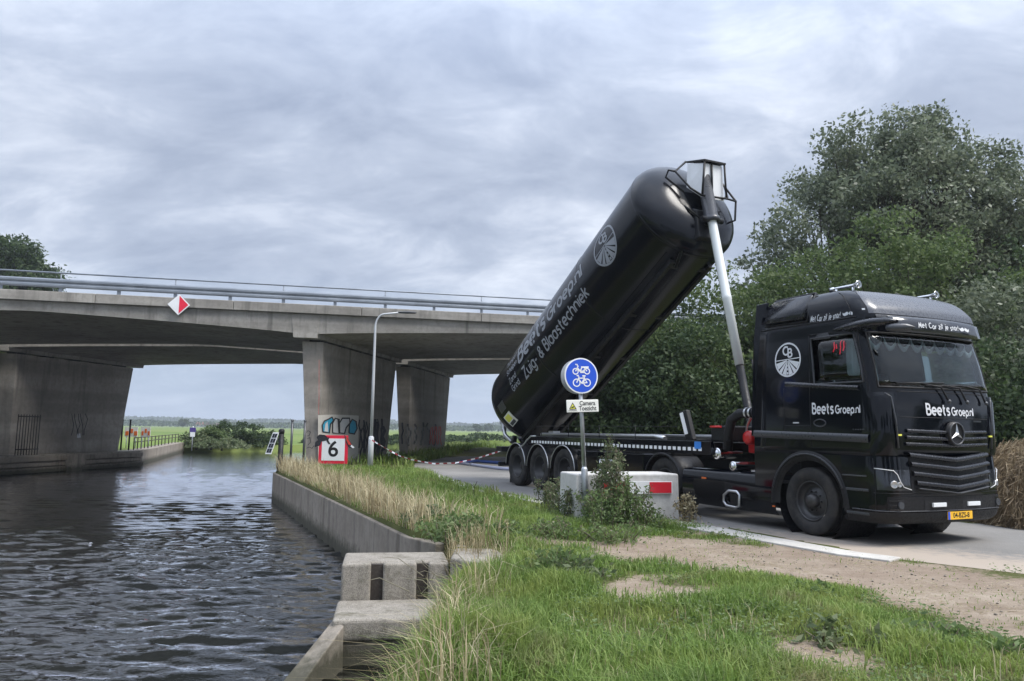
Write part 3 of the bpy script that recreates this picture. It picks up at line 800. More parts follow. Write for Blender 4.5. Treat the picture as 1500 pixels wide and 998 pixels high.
def build_cab():
    mb = MB()
    idx = {}
    for j, z in enumerate(ZROWS):
        for i, u in enumerate(UC): idx[(i, j)] = len(mb.v); mb.v.append(tuple(cab_S(u, z)))
    eps = 1e-6
    for j in range(len(ZROWS)-1):
        z0, z1 = ZROWS[j], ZROWS[j+1]
        for i in range(len(UC)-1):
            u0, u1 = UC[i], UC[i+1]
            if 2.24-eps <= z0 and z1 <= 2.92+eps and ((u0 >= .6-eps and u1 <= 1.125+eps) or (u0 >= 3.875-eps and u1 <= 4.4+eps)): continue
            if 2.16-eps <= z0 and z1 <= 2.92+eps and u0 >= 1.5-eps and u1 <= 3.5+eps: continue
            mb.f.append([idx[(i, j)], idx[(i+1, j)], idx[(i+1, j+1)], idx[(i, j+1)]]); mb.sm.append(True)
        a, b = idx[(len(UC)-1, j)], idx[(0, j)]; c, d = idx[(0, j+1)], idx[(len(UC)-1, j+1)]
        mb.f.append([a, b, c, d]); mb.sm.append(False)
    jt = len(ZROWS)-1
    mb.add([(-.22, 0, 3.70)], []); k = len(mb.v)-1
    for i in range(len(UC)-1): mb.f.append([idx[(i, jt)], idx[(i+1, jt)], k]); mb.sm.append(True)
    mb.f.append([idx[(len(UC)-1, jt)], idx[(0, jt)], k]); mb.sm.append(True)
    mb.f.append([idx[(i, 0)] for i in range(len(UC))][::-1]); mb.sm.append(False)
    cab = mb.build('cab', BP, tractor)
    # windows
    w = MB().grid(cab_patch(1.5, 3.5, 2.16, 2.92, -.006, 26, 8)); ws = w.build('windscreen', MATS['glass'], tractor, solid=.006)
    g = MB()
    def loop(pts, r): g.tube(pts+[pts[0], pts[1]], r, 6, cap=False)
    loop([cab_S(1.5+2*i/26, 2.155, .002) for i in range(27)]+[cab_S(3.5, 2.16+.76*i/6, .002) for i in range(1, 7)]+[cab_S(3.5-2*i/26, 2.93, .002) for i in range(1, 27)]+[cab_S(1.5, 2.92-.76*i/6, .002) for i in range(1, 6)], .016)
    g.build('gasket', MATS['plastic_black'], ws)
    for s in (0, 1):
        a, b = (.6, 1.125) if s == 0 else (3.875, 4.4)
        w = MB().grid(cab_patch(a, b, 2.24, 2.92, -.008, 5, 4)); o = w.build('side_window', MATS['glass'], tractor, solid=.006)
        g = MB(); loop([cab_S(a+(b-a)*i/5, 2.235, .003) for i in range(6)]+[cab_S(b, 2.24+.68*i/4, .003) for i in range(1, 5)]+[cab_S(b-(b-a)*i/5, 2.93, .003) for i in range(1, 6)]+[cab_S(a, 2.92-.68*i/4, .003) for i in range(1, 4)], .014)
        g.build('gasket', MATS['trim_grey'], o)
    # door shut lines, raised waist moulding, trim band
    def line(pts, r, name, m, n=5): return MB().tube(pts, r, n).build(name, m, tractor)
    sd = lambda x, z, o=.001: cab_S(us_of(x, z), z, o)
    line([sd(.10, 1.3+1.68*i/8) for i in range(9)], .006, 'door_seam', MATS['plastic_black'])
    line([cab_S(1.22, 1.3+1.7*i/8, .001) for i in range(9)], .006, 'door_seam', MATS['plastic_black'])
    line([sd(.10+(.98)*i/8, 2.985, .001) for i in range(9)], .007, 'door_seam', MATS['plastic_black'])
    line([sd(-.42, 1.45+.75*i/6) for i in range(7)], .004, 'locker_seam', MATS['plastic_black'])
    line([sd(-.42+.5*i/4, 1.62) for i in range(5)], .004, 'locker_seam', MATS['plastic_black'])
    # broad trim band at floor level
    P = []
    for z, o in ((1.385, .002), (1.40, .022), (1.455, .03), (1.49, .026), (1.50, .002)):
        P.append([cab_S(u, z+.045*(1-u/1.12), o) for u in np.linspace(0, 1.12, 14)])
    MB().grid(P).build('trim_band', MATS['trim_grey'], tractor)
    # waist crease under the window: a shallow swelling
    P = []
    for k, o in ((0, .001), (.3, .028), (.7, .03), (1, .001)):
        P.append([cab_S(us_of(x, 2.2), 2.30-.12*(x+.35)/1.4-.075*k, o*min(1, (x+.42)*6)) for x in np.linspace(-.4, .98, 12)])
    MB().grid(P).build('waist_moulding', MATS['gloss_slat'], tractor)
    # wind deflector locker on the roof flank
    mb = MB()
    P = [[Vector((x, -(W+o), z)) for x, o in ((-.78, .0), (-.75, .05), (-.3, .06), (.0, .055), (.05, .0))] for z, W in ((3.24, 1.215), (3.26, 1.25), (3.45, 1.16), (3.62, 1.03), (3.66, .96))]
    mb.grid(P); mb.build('roof_locker_door', MATS['gloss_slat'], tractor, solid=.012)
    mb = MB(); pts = [(-.80, -1.235, 3.22), (.08, -1.24, 3.20), (.10, -1.14, 3.48), (.07, -1.02, 3.66), (-.8, -1.0, 3.66)]
    mb.tube(pts, .018, 6); mb.build('locker_seal', MATS['plastic_black'], tractor)
    line([sd(-.9+2.02*i/12, 3.16-.0*i, .004) for i in range(13)], .010, 'roof_seam', MATS['plastic_black'])
    line([cab_S(.985, 3.16+.46*i/8, .004) for i in range(9)], .007, 'roof_seam', MATS['plastic_black'])
    # side deflector behind the cab
    for s in (-1, 1):
        mb = MB(); mb.prism([(-1.02, s*1.235, 1.45), (-1.20, s*1.215, 1.45), (-1.12, s*1.2, 3.0), (-1.06, s*1.17, 3.62), (-.86, s*1.12, 3.64), (-.90, s*1.225, 3.1)], (0, -s*.05, 0)); mb.build('side_deflector', BP, tractor, bevel=.012)
    # roof front panel, sky reflection put into its grey; skirt strip
    MB().grid(cab_patch(lambda z: 1.55, lambda z: 3.45, 3.20, 3.585, .006, 22, 8)).build('roof_front_panel', MATS['roof_sky_sheen'], tractor)
    MB().grid(cab_patch(1.75, 3.25, 3.145, 3.185, .014, 22, 2)).build('roof_light_strip', MATS['trim_grey'], tractor)
    for u in (1.42, 3.58):
        MB().grid(cab_patch(u-.05, u+.05, 3.25, 3.275, .012, 3, 2)).build('marker_lamp', MATS['white_paint'], tractor)
    # brow that runs from the roof flank forward over the door, carrying the mirror camera
    for s in (1,):
        ys = lambda y: y if s == 1 else -y
        mb = MB(); P = []
        for x, y, r in ((.55, -1.21, .02), (.8, -1.25, .07), (1.1, -1.33, .085), (1.35, -1.36, .08), (1.52, -1.30, .07), (1.60, -1.2, .03)):
            P.append([Vector((x, ys(y+1.05*r*math.cos(a)), 3.02+.75*r*math.sin(a))) for a in np.linspace(0, 2*math.pi, 11)])
        mb.grid(P); mb.build('mirror_camera_arm', MATS['gloss_slat'], tractor)
        mb = MB(); P = []
        for x, y, r in ((1.50, -1.30, .0), (1.53, -1.30, .05), (1.60, -1.25, .06), (1.70, -1.14, .055), (1.76, -1.04, .0)):
            P.append([Vector((x, ys(y+r*math.cos(a)), 2.93+.9*r*math.sin(a))) for a in np.linspace(0, 2*math.pi, 11)])
        mb.grid(P); mb.build('mirror_camera', MATS['trim_grey'], tractor)
    # sun visor
    P = []
    for z, xo in ((2.925, .21), (2.945, .235), (3.13, .19), (3.16, .15)):
        row = []
        for i in range(19):
            y = -.95+1.9*i/18; row.append(Vector((1.2+xo-.12*(y/.95)**2, y, z)))
        P.append(row)
    vis = MB().grid(P).build('sun_visor', MATS['visor_glass'], tractor, solid=.012)
    def onvis(y, z): return (1.2+.235-.243*(z-2.945)-.12*(y/.95)**2+.012, y, z)
    V, F, wd = stroke_text('Met Cor zit je snor!', .075, .16, .16, slant=.2, xs=.75, jit=.12)
    decal('slogan_lettering', [(u-.50, v+3.01) for u, v in V], F, onvis, MATS['lettering_white'], vis)
    moust = lambda sx, cx, cy, k: [(cx+sx*k*a, cy+k*b) for a, b in ((0, .1), (.25, .32), (.6, .2), (.85, .12), (1.05, .28), (1.0, -.02), (.7, -.18), (.35, -.12), (.1, -.06))]
    mV, mF = [], []
    for sx in (1, -1):
        b = len(mV); p = moust(sx, -.50+wd+.15, 3.035, .13); mV += p; mF.append(tuple(range(b, b+len(p))))
    decal('moustache_mark', mV, mF, onvis, MATS['lettering_white'], vis)
    # scalloped curtain inside
    for k in range(9):
        y = -1.0+k*.25; x = 1.2-.035-.085*(y/1.0)**2
        mb = MB(); n = 12
        top = [(x, y-.125+.25*i/n, 2.92) for i in range(n+1)]; bot = [(x, y-.125+.25*i/n, 2.80-.12*math.sin(math.pi*i/n)) for i in range(n+1)]
        b2 = [(x+.002, y-.125+.25*i/n, 2.855-.10*math.sin(math.pi*i/n)) for i in range(n+1)]
        mb.grid([[Vector(p) for p in top], [Vector(p) for p in b2]]); c = mb.build('curtain_scallop', MATS['seat_fabric'], tractor, solid=.01)
        mb = MB(); mb.grid([[Vector(p) for p in b2], [Vector(p) for p in bot]]); mb.build('trim', MATS['curtain'], c, solid=.01)
    # cab inside: dash, seats, wheel, rear wall curtain
    mb = MB(); mb.box((.78, -1.12, 1.5), (1.22, 1.12, 2.02)); mb.build('dashboard', MATS['seat_fabric'], tractor, bevel=.06)
    for y in (-.62, .62):
        mb = MB(); mb.box((-.1, y-.26, 1.5), (.42, y+.26, 1.72)); st = mb.build('seat', MATS['seat_fabric'], tractor, bevel=.06)
        mb = MB(); mb.obox((-.2, y, 2.1), (.08, 0, 0), (0, .25, 0), (-.06, 0, .4)); mb.build('backrest', MATS['seat_fabric'], st, bevel=.05)
    mb = MB(); c = Vector((.66, .62, 2.08)); ax = Vector((-.5, 0, .86)).normalized(); uu = Vector((0, 1, 0)); ww = ax.cross(uu)
    mb.tube([c+.22*(math.cos(a)*uu+math.sin(a)*ww) for a in np.linspace(0, 2*math.pi, 25)], .018, 6, cap=False); mb.tube([c, c+Vector((.14, 0, -.3))], .03, 6); mb.tube([c-.22*uu, c+.22*uu], .015, 6)
    mb.build('steering_wheel', MATS['plastic_black'], tractor)
    mb = MB(); 
    for k in range(7): mb.tube([(.36+.06*k, -1.02, 2.72+.05*math.sin(k*2.1)), (.40+.06*k, -1.02, 2.84-.04*math.cos(k*1.7))], .008, 5)
    mb.build('red_window_ornament', MATS['neon_red'], tractor)
    mb = MB(); P = []
    for z in (2.26, 2.6, 2.9): P.append([Vector((x, -1.12+.02*math.sin(x*60), z)) for x in np.linspace(.70, .88, 16)])
    mb.grid(P); mb.build('window_curtain', MATS['curtain'], tractor)
    mb = MB(); mb.box((.62, -1.1, 2.26), (.74, -1.08, 2.42)); mb.build('window_card', MATS['curtain'], tractor)
    mb = MB(); mb.prism([(.16, -1.225, 2.90), (.5, -1.235, 2.90), (.46, -1.235, 2.985), (.28, -1.23, 2.99)], (0, .02, 0)); mb.build('wind_deflector', MATS['trim_grey'], tractor, bevel=.006)
build_cab()

def side_map(off=.006):
    return lambda x, z: tuple(cab_S(us_of(x, z), z, off))
def front_map(off=.008):
    return lambda y, z: tuple(cab_S(uf_of(y, z), z, off))
LW = MATS['lettering_white']
V, F = logo_cb(.27); decal('round_emblem', [(u-.33, v+2.645) for u, v in V], F, side_map(), LW, tractor)
def beets(x0, z0, size, mapper, parent, name='lettering', m=LW, tot=None):
    V, F, w1 = stroke_text('Beets', size, .2, .11); V2, F2, w2 = stroke_text('Groep.nl', size*.74, .2, .13)
    k = 1.0 if tot is None else tot/(w1+.18*size+w2)
    n = len(V); V = V+[(u+w1+.18*size, v) for u, v in V2]; F = F+[tuple(i+n for i in f) for f in F2]
    return decal(name, [(x0+u*k, z0+v) for u, v in V], F, mapper, m, parent)
beets(.15, 1.80, .145, side_map(), tractor, tot=.86)
beets(-.45, 1.79, .145, front_map(), tractor, tot=1.02)
V, F, wd = stroke_text('Met Cor zit je snor!', .085, .16, .16, slant=.2, xs=.72, jit=.12)
k = .56/wd; decal('slogan_lettering', [(u*k+.14, v+3.19-.015*u) for u, v in V], F, side_map(.008), LW, tractor)
mV, mF = [], []
for sx in (1, -1):
    b = len(mV); mV += [(.84+sx*.10*a, 3.215+.12*c) for a, c in ((0, .1), (.25, .32), (.6, .2), (.85, .12), (1.05, .28), (1.0, -.02), (.7, -.18), (.35, -.12), (.1, -.06))]; mF.append(tuple(range(b, b+9)))
decal('moustache_mark', mV, mF, side_map(.008), LW, tractor)
mb = MB(); mb.tube([cab_S(us_of(.28+.11*math.cos(a), 1.66), 1.66+.052*math.sin(a), .006) for a in np.linspace(0, 2*math.pi, 21)], .009, 5, cap=False); mb.build('door_handle', MATS['trim_grey'], tractor)
mb = MB(); mb.grid(cab_patch(lambda z: us_of(-.24, z), lambda z: us_of(-.12, z), 1.655, 1.672, .008, 3, 2)); mb.build('locker_badge', LW, tractor)
mb = MB()
for k in range(6): mb.grid(cab_patch(lambda z: us_of(.86+.04*k, z), lambda z: us_of(.885+.04*k, z), 1.56, 1.578, .006, 1, 1))
mb.build('door_badge', MATS['trim_grey'], tractor)

# ---- lower front: bumper, grille, headlamps
ZK2 = [.30, .36, .5, .8, 1.0, 1.22]; FK2 = [1.34, 1.42, 1.455, 1.46, 1.45, 1.43]; WK2 = [1.18, 1.22, 1.245, 1.25, 1.25, 1.245]
def low_S(u, z, off=0):
    W, F = float(np.interp(z, ZK2, WK2)), float(np.interp(z, ZK2, FK2)); rc = .3; bul = .075; x0 = .63
    if u <= 1: p = Vector((x0+(F-bul-rc-x0)*u, -W, z)); n = Vector((0, -1, 0))
    elif u <= 2: a = R_(90*(u-1)); n = Vector((math.sin(a), -math.cos(a), 0)); p = Vector((F-bul-rc, -W+rc, z))+n*rc
    elif u <= 3: y = (-W+rc)+(2*W-2*rc)*(u-2); k = y/(W-rc); p = Vector((F-bul*k*k, y, z)); n = Vector((1, 0, 0))
    elif u <= 4: a = R_(90*(u-3)); n = Vector((math.cos(a), math.sin(a), 0)); p = Vector((F-bul-rc, W-rc, z))+n*rc
    else: p = Vector((F-bul-rc-(F-bul-rc-x0)*(u-4), W, z)); n = Vector((0, 1, 0))
    return p+n*off
def low_patch(u0, u1, z0, z1, off, nu=16, nz=4): return [[low_S(u0+(u1-u0)*i/nu, z0+(z1-z0)*j/nz, off) for i in range(nu+1)] for j in range(nz+1)]
lf = lambda y: 2+(y+.95)/1.9
mb = MB(); mb.grid(low_patch(0, 5, .30, 1.205, 0, 60, 14)); mb.build('front_lower_body', BP, tractor)
mb = MB(); mb.grid(low_patch(.2, 4.8, .30, .46, .018, 50, 4)); mb.build('bumper_lip', MATS['plastic_black'], tractor)
mb = MB(); mb.grid(low_patch(1.5, 3.5, .475, .67, .012, 40, 4)); bum = mb.build('bumper', MATS['plastic_black'], tractor)
for y in (-.36, .36):
    mb = MB(); p = low_S(lf(y), .56, .03); mb.box((p.x-.02, y-.135, .53), (p.x+.012, y+.135, .59)); mb.build('light_bar', MATS['lens_glass'], tractor, bevel=.008)
for y in (-.98, .98):
    mb = MB(); mb.lathe([(0, .05), (.02, .05), (.02, .0)], low_S(lf(y) if abs(y) < .95 else (1.85 if y < 0 else 3.15), .56, .012), (1, 0, 0), 16, False); mb.build('fog_lamp', MATS['trim_grey'], tractor)
# grille: recess and V-shaped slats
mb = MB(); mb.grid(low_patch(lf(-.82), lf(.82), .74, 1.205, .006, 24, 6)); gr = mb.build('grille', MATS['plastic_black'], tractor)
def slat(z, y1, hh, d, name='slat', m='gloss_slat', droop=.07, base=None):
    P = []
    for k, o in ((-1, .01), (-.6, d), (.5, d*1.05), (1, .01)):
        row = []
        for i in range(21):
            y = -y1+2*y1*i/20; zz = z+k*hh/2-droop*(1-abs(y)/y1)
            x = max(low_S(lf(y), min(max(zz, .31), 1.21)).x, 0) if zz < 1.22 else cab_S(uf_of(y, zz), zz).x
            row.append(Vector((x+o+.03*(1-abs(y)/y1), y, zz)))
        P.append(row)
    return MB().grid(P).build(name, MATS[m], gr)
for z, y1 in ((.86, .76), (.985, .80), (1.11, .82), (1.235, .83)): slat(z, y1, .075, .05)
for z in (1.38, 1.47, 1.56): slat(z, .86-.12*(z-1.38), .05, .028, droop=.02)
slat(.785, .74, .02, .055, 'chrome_strip', 'trim_grey')
star = MB(); c = cab_S(uf_of(.03, 1.53), 1.53, .075)
star.tube([c+Vector((0, .15*math.cos(a), .15*math.sin(a))) for a in np.linspace(0, 2*math.pi, 33)], .012, 6, cap=False)
em = star.build('star_emblem', MATS['trim_grey'], tractor)
for k in range(3):
    a = R_(90+120*k); e = Vector((0, math.cos(a), math.sin(a))); n = Vector((0, -math.sin(a), math.cos(a)))
    mb = MB(); mb.add([c+n*.028, c+e*.145, c-n*.028, c+Vector((.03, 0, 0)), c-e*.03], [(0, 1, 3), (1, 2, 3), (2, 4, 3), (4, 0, 3), (0, 4, 2, 1)]); mb.build('point', MATS['steel'], em)
mb = MB(); mb.lathe([(-.06, .17), (.0, .165), (-.012, .13), (-.012, 0)], c, (1, 0, 0), 24); mb.build('emblem_base', MATS['plastic_black'], em)
mb = MB()
for k in range(7): y = .55+.03*k; z = 1.70; mb.grid([[cab_S(uf_of(y, z), z, .006), cab_S(uf_of(y+.018, z), z, .006)], [cab_S(uf_of(y, z+.025), z+.025, .006), cab_S(uf_of(y+.018, z+.025), z+.025, .006)]])
mb.build('grille_badge', MATS['trim_grey'], tractor)
for s in (0, 1):
    q = (lambda u: u) if s == 0 else (lambda u: 5-u)
    a, b = sorted((q(1.25), q(2.06)))
    mb = MB(); mb.grid(low_patch(a, b, .755, 1.03, .008, 14, 6)); hd = mb.build('headlight', MATS['visor_glass'], tractor)
    for uu, r in ((1.70, .05), (1.86, .035)):
        p = low_S(q(uu), .835, .004); nn = (p-low_S(q(uu), .835, 0)).normalized()
        mb = MB(); mb.lathe([(0, r), (.010, r), (.012, r*.85), (.004, r*.7), (.008, 0)], p, nn, 18); mb.build('lens', MATS['steel'], hd)
    mb = MB(); mb.tube([low_S(q(u), z, .02) for u, z in ((1.22, 1.045), (1.45, 1.035), (1.7, 1.02), (1.8, .97), (1.88, .87), (1.98, .80), (2.06, .765))], .0055, 6); mb.build('running_light', MATS['white_paint'], hd)
    # tall corner air vane
    mb = MB(); P = []
    for z, o in ((1.22, .03), (1.3, .05), (2.0, .05), (2.08, .02)):
        P.append([cab_S(q(u), z, o*math.sin(math.pi*min(1, max(0, (u-1.15)/.75)))+.002) for u in np.linspace(1.15, 1.9, 9)])
    mb.grid(P); mb.build('corner_vane', MATS['black_paint'], tractor)
    mb = MB(); mb.tube([cab_S(q(u), z, .02) for u, z in ((1.62, 2.07), (1.78, 2.02), (1.86, 1.7), (1.92, 1.32))], .013, 6); mb.build('vane_edge', MATS['trim_grey'], tractor)
    p = cab_S(q(1.97), 1.5, .014); mb = MB(); mb.obox(p, (.01, 0, 0), (0, .035, 0), (0, 0, .012)); mb.build('turn_signal', MATS['sticker_yellow'], tractor)
# panel joints, bumper intakes and lip
def seam(pts, r=.005): return MB().tube(pts, r, 5).build('panel_seam', MATS['plastic_black'], tractor)
seam([cab_S(uf_of(-.93+1.86*i/16, 1.745), 1.745, .001) for i in range(17)])
seam([cab_S(uf_of(-.93+1.86*i/16, 2.10), 2.10, .001) for i in range(17)])
seam([low_S(1.15+2.7*i/24, .715, .002) for i in range(25)])
seam([low_S(1.2, .46+.72*i/6, .002) for i in range(7)]); seam([low_S(3.8, .46+.72*i/6, .002) for i in range(7)])
for a, b in ((1.55, 1.95), (3.05, 3.45)):
    for z in (.50, .56, .62):
        MB().grid(low_patch(a, b, z-.012, z+.012, .02, 8, 1)).build('intake_slat', MATS['gloss_slat'], tractor)
for a, b in ((lf(-.62), lf(-.12)), (lf(.12), lf(.62))):
    MB().grid(low_patch(a, b, .49, .63, .016, 8, 2)).build('lamp_recess', MATS['ink_black'], tractor)
MB().tube([low_S(.4+4.2*i/40, .478, .016) for i in range(41)], .009, 6).build('bumper_trim', MATS['trim_grey'], tractor)
MB().tube([low_S(.05+.9*i/8, .93, .006) for i in range(9)], .010, 6).build('step_trim', MATS['trim_grey'], tractor)
# number plate
py = .075; pp = low_S(lf(py), .405, .022)
mb = MB(); mb.box((pp.x, py-.26, .35), (pp.x+.012, py+.26, .46)); pl = mb.build('number_plate', MATS['yellow_plate'], tractor, bevel=.004)
mb = MB(); mb.box((pp.x+.0125, py-.258, .352), (pp.x+.0145, py-.215, .458)); mb.build('country_band', MATS['sign_blue'], pl)
V, F = font_mesh('04-BZS-8', .098, .002); decal('plate_lettering', [(u*.92+py+.02, v+.405) for u, v in V], F, lambda y, z: (pp.x+.0135, y, z), MATS['ink_black'], pl)
# wipers
for y0, y1, zz in ((-.15, -.95, 2.21), (.25, -.42, 2.19), (.75, .05, 2.20)):
    a = cab_S(uf_of(y0+.12, 1.98), 1.98, .04); b = cab_S(uf_of(y0, 2.16), 2.18, .05)
    e0 = cab_S(uf_of(max(-.94, y1), 2.15), zz, .03); e1 = cab_S(uf_of(min(.94, y0+.1), 2.15), zz+.03, .03)
    mb = MB(); mb.tube([a, b, (e0+e1)/2], [.016, .012, .009], 6); wi = mb.build('wiper', MATS['plastic_black'], tractor)
    mb = MB(); mb.tube([e0, e1], .011, 5); mb.build('blade', MATS['plastic_black'], wi)
    mb = MB(); mb.lathe([(0, .03), (.02, .028), (.03, 0)], a, (1, 0, 0), 12); mb.build('pivot', MATS['trim_grey'], wi)
# ---- side lower body with wheel arch, steps, skirts
def arch_poly(x0, x1, zb, zt, r, y, cx=0, cz=.5):
    pts = [(x0, zb)]
    xa = -math.sqrt(max(0, r*r-(zb-cz)**2)); 
    if x0 < cx+xa: pts.append((cx+xa, zb))
    a0 = math.atan2(zb-cz, xa); 
    a0 = a0 if a0 > 0 else a0+2*math.pi
    for i in range(17):
        a = a0+(math.atan2(zb-cz, -xa)-a0)*i/16; pts.append((cx+r*math.cos(a), cz+r*math.sin(a)))
    pts += [(x1, zb), (x1, zt), (x0, zt)]
    return [(x, y, z) for x, z in pts]
for s in (-1, 1):
    pts = [(-1.10, .60)]
    r = .64; a0 = math.pi+math.asin((.5-.60+.0)/r)*-1
    for i in range(21):
        a = math.pi*1.0-.1563+(-(math.pi-.1563)-0.35)*i/20+.3; a = max(a, -.42); pts.append((r*math.cos(a), .5+r*math.sin(a)))
    pts = [(-1.10, .60), (-.66, .60)]+[(r*math.cos(a), .5+r*math.sin(a)) for a in np.linspace(math.pi-.16, -.2, 22)]+[(.64, .36), (.66, 1.205), (-1.10, 1.205)]
    mb = MB(); mb.prism([(x, s*1.243, z) for x, z in pts], (0, -s*.06, 0)); mb.build('side_panel', BP, tractor)
    mb = MB(); P = []
    for rr, yy in ((.60, 1.20), (.66, 1.262), (.735, 1.262), (.75, 1.24)):
        P.append([Vector((rr*math.cos(a), s*yy, .5+rr*math.sin(a))) for a in np.linspace(math.pi+.12, -.05, 25)])
    mb.grid(P); mb.build('wheel_arch_flare', MATS['plastic_black'], tractor)
    mb = MB(); mb.tube([(.70*math.cos(a), s*1.268, .5+.70*math.sin(a)) for a in np.linspace(math.pi*.93, .35, 16)], .012, 6); mb.build('arch_trim', MATS['trim_grey'], tractor)
    # inner arch liner
    mb = MB(); mb.lathe([(0, .63), (.75, .63)], (0, s*.45, .5), (0, s, 0), 24, True, 0, math.pi, (1, 0, 0)) if s > 0 else mb.lathe([(0, .63), (.75, .63)], (0, s*.45, .5), (0, s, 0), 24, True, -math.pi, 0, (1, 0, 0))
    mb.build('arch_liner', MATS['plastic_black'], tractor)
    for z in (.42, .74):
        mb = MB(); mb.box((.70, min(s*1.255, s*1.0), z-.02), (1.08, max(s*1.255, s*1.0), z+.02)); mb.build('step', MATS['trim_grey'], tractor, bevel=.01)
    # chassis skirt with filler cap
    mb = MB(); P = []
    for z, y in ((.22, 1.17), (.30, 1.235), (.55, 1.25), (.78, 1.235), (.84, 1.20), (.86, .8)):
        P.append([Vector((x, s*y, z)) for x in np.linspace(-2.98, -.66, 8)])
    mb.grid(P); mb.build('side_skirt', BP, tractor)
    mb = MB(); mb.box((-2.98, min(s*1.2, s*.8), .24), (-2.96, max(s*1.2, s*.8), .84)); mb.build('skirt_end', BP, tractor)
    mb = MB(); mb.box((-1.25, min(s*1.19, s*.85), .862), (-.72, max(s*1.19, s*.85), .885)); mb.build('tread_plate', MATS['steel'], tractor, bevel=.008)
    ring = [(-1.78, .27), (-1.55, .255), (-1.47, .29), (-1.46, .47), (-1.52, .52), (-1.72, .52), (-1.84, .44), (-1.85, .33)]
    mb = MB(); mb.tube([(x, s*1.256, z) for x, z in ring+ring[:2]], .024, 8, cap=False); fl = mb.build('exhaust_surround', MATS['steel'], tractor)
    mb = MB(); mb.box((-1.68, min(s*1.25, s*1.262), .30), (-1.5, max(s*1.25, s*1.262), .48)); mb.build('outlet', MATS['plastic_black'], fl)
    mb = MB(); mb.box((-2.42, min(s*1.252, s*1.262), .68), (-2.30, max(s*1.252, s*1.262), .71)); mb.build('side_marker', MATS['orange_paint'], tractor)
    mb = MB(); mb.box((-.72, min(s*1.244, s*1.256), .35), (-.67, max(s*1.244, s*1.256), .37)); mb.build('side_marker', MATS['orange_paint'], tractor)
# ---- wheels
def build_wheel(parent, loc, s, R=.5, w=.30, deep=False, flange=.0):
    root = bpy.data.objects.new('wheel', None); link(root, parent); root.location = loc; root.empty_display_size = .1
    k = R/.5
    t = MB(); hw = w/2
    t.lathe([(-hw*.75, .30*k), (-hw, .34*k), (-hw, .43*k), (-hw*.92, .478*k), (-hw*.78, .497*k), (-hw*.45, R), (-hw*.44, R-.012), (-hw*.40, R-.012), (-hw*.39, R), (-.02, R), (-.015, R-.012), (.015, R-.012), (.02, R), (hw*.39, R), (hw*.40, R-.012), (hw*.44, R-.012), (hw*.45, R), (hw*.78, .497*k), (hw*.92, .478*k), (hw, .43*k), (hw, .34*k), (hw*.75, .30*k)], (0, 0, 0), (0, s, 0), 48)
    t.build('tyre', MATS['tyre_rubber'], root)
    r = MB()
    d = hw*.2 if not deep else -hw*.5
    r.lathe([(hw*.8, .298*k), (hw*.86, .285*k), (hw*.7, .27*k), (d, .25*k), (d-.01, .2*k), (d+.03, .17*k), (d+.03, .0)], (0, 0, 0), (0, s, 0), 32)
    r.build('rim', MATS['rim_dark'], root)
    hb = MB(); hb.lathe([(d+.02, .11*k), (d+.11, .10*k), (d+.13, .06*k), (d+.135, 0)], (0, 0, 0), (0, s, 0), 20)
    for i in range(10):
        a = 2*math.pi*i/10; hb.tube([(.145*k*math.cos(a), s*(d+.02), .145*k*math.sin(a)), (.145*k*math.cos(a), s*(d+.065), .145*k*math.sin(a))], .014, 6)
    hb.build('hub', MATS['rim_dark'], root)
    return root
w0 = build_wheel(tractor, (0, -1.06, .5), -1, .5, .30)
w1 = build_wheel(tractor, (0, 1.06, .5), 1, .5, .30); w1.rotation_euler = (0, R_(11), 0)
for s in (-1, 1):
    build_wheel(tractor, (-3.62, s*1.06, .505), s, .505, .28, True); build_wheel(tractor, (-3.62, s*.74, .505), s, .505, .28, True)
    mb = MB(); P = []
    for rr, yy in ((.60, .62), (.60, 1.24), (.585, 1.25), (.56, 1.25)): P.append([Vector((-3.62+rr*math.cos(a), s*yy, .5+rr*math.sin(a))) for a in np.linspace(R_(-8), R_(188), 25)])
    mb.grid(P); mb.build('mudguard', MATS['plastic_black'], tractor, solid=.01)
# chassis rails, fifth wheel, pipes, pump
for s in (-1, 1):
    mb = MB(); mb.box((-4.35, s*.42-.04, .72), (1.0, s*.42+.04, 1.0)); mb.build('chassis_rail', MATS['chassis_black'], tractor)
mb = MB(); mb.box((-1.6, -.95, .30), (-.75, .95, .7)); mb.build('gearbox_cover', MATS['chassis_black'], tractor, bevel=.03)
mb = MB(); mb.box((-.75, -.62, .42), (1.2, .62, 1.15)); mb.build('engine', MATS['chassis_black'], tractor, bevel=.03)
mb = MB(); mb.tube([(0, -.9, .5), (0, .9, .5)], .07, 8); mb.tube([(-3.62, -.9, .5), (-3.62, .9, .5)], .09, 8); mb.build('axle', MATS['chassis_black'], tractor)
mb = MB(); mb.box((-3.5, -.5, 1.0), (-2.7, .5, 1.11)); mb.build('fifth_wheel', MATS['chassis_black'], tractor, bevel=.02)
for (x, z, r) in ((-2.13, 1.13, .105), (-1.72, .93, .085)):
    mb = MB(); mb.lathe([(-.5, r*.9), (0, r), (.02, r), (.03, r*.8), (.025, r*.6), (.04, r*.55), (.04, 0)], (x, -1.14, z), (0, -1, 0), 24); mb.build('silencer_pipe', MATS['chrome'], tractor)
mb = MB(); mb.box((-1.85, -.7, 1.15), (-1.4, .5, 1.4)); mb.lathe([(-.3, .12), (.22, .12), (.25, .06), (.25, 0)], (-1.6, -.72, 1.42), (0, -1, 0), 20); mb.build('pump', MATS['machine_red'], tractor, bevel=.03)
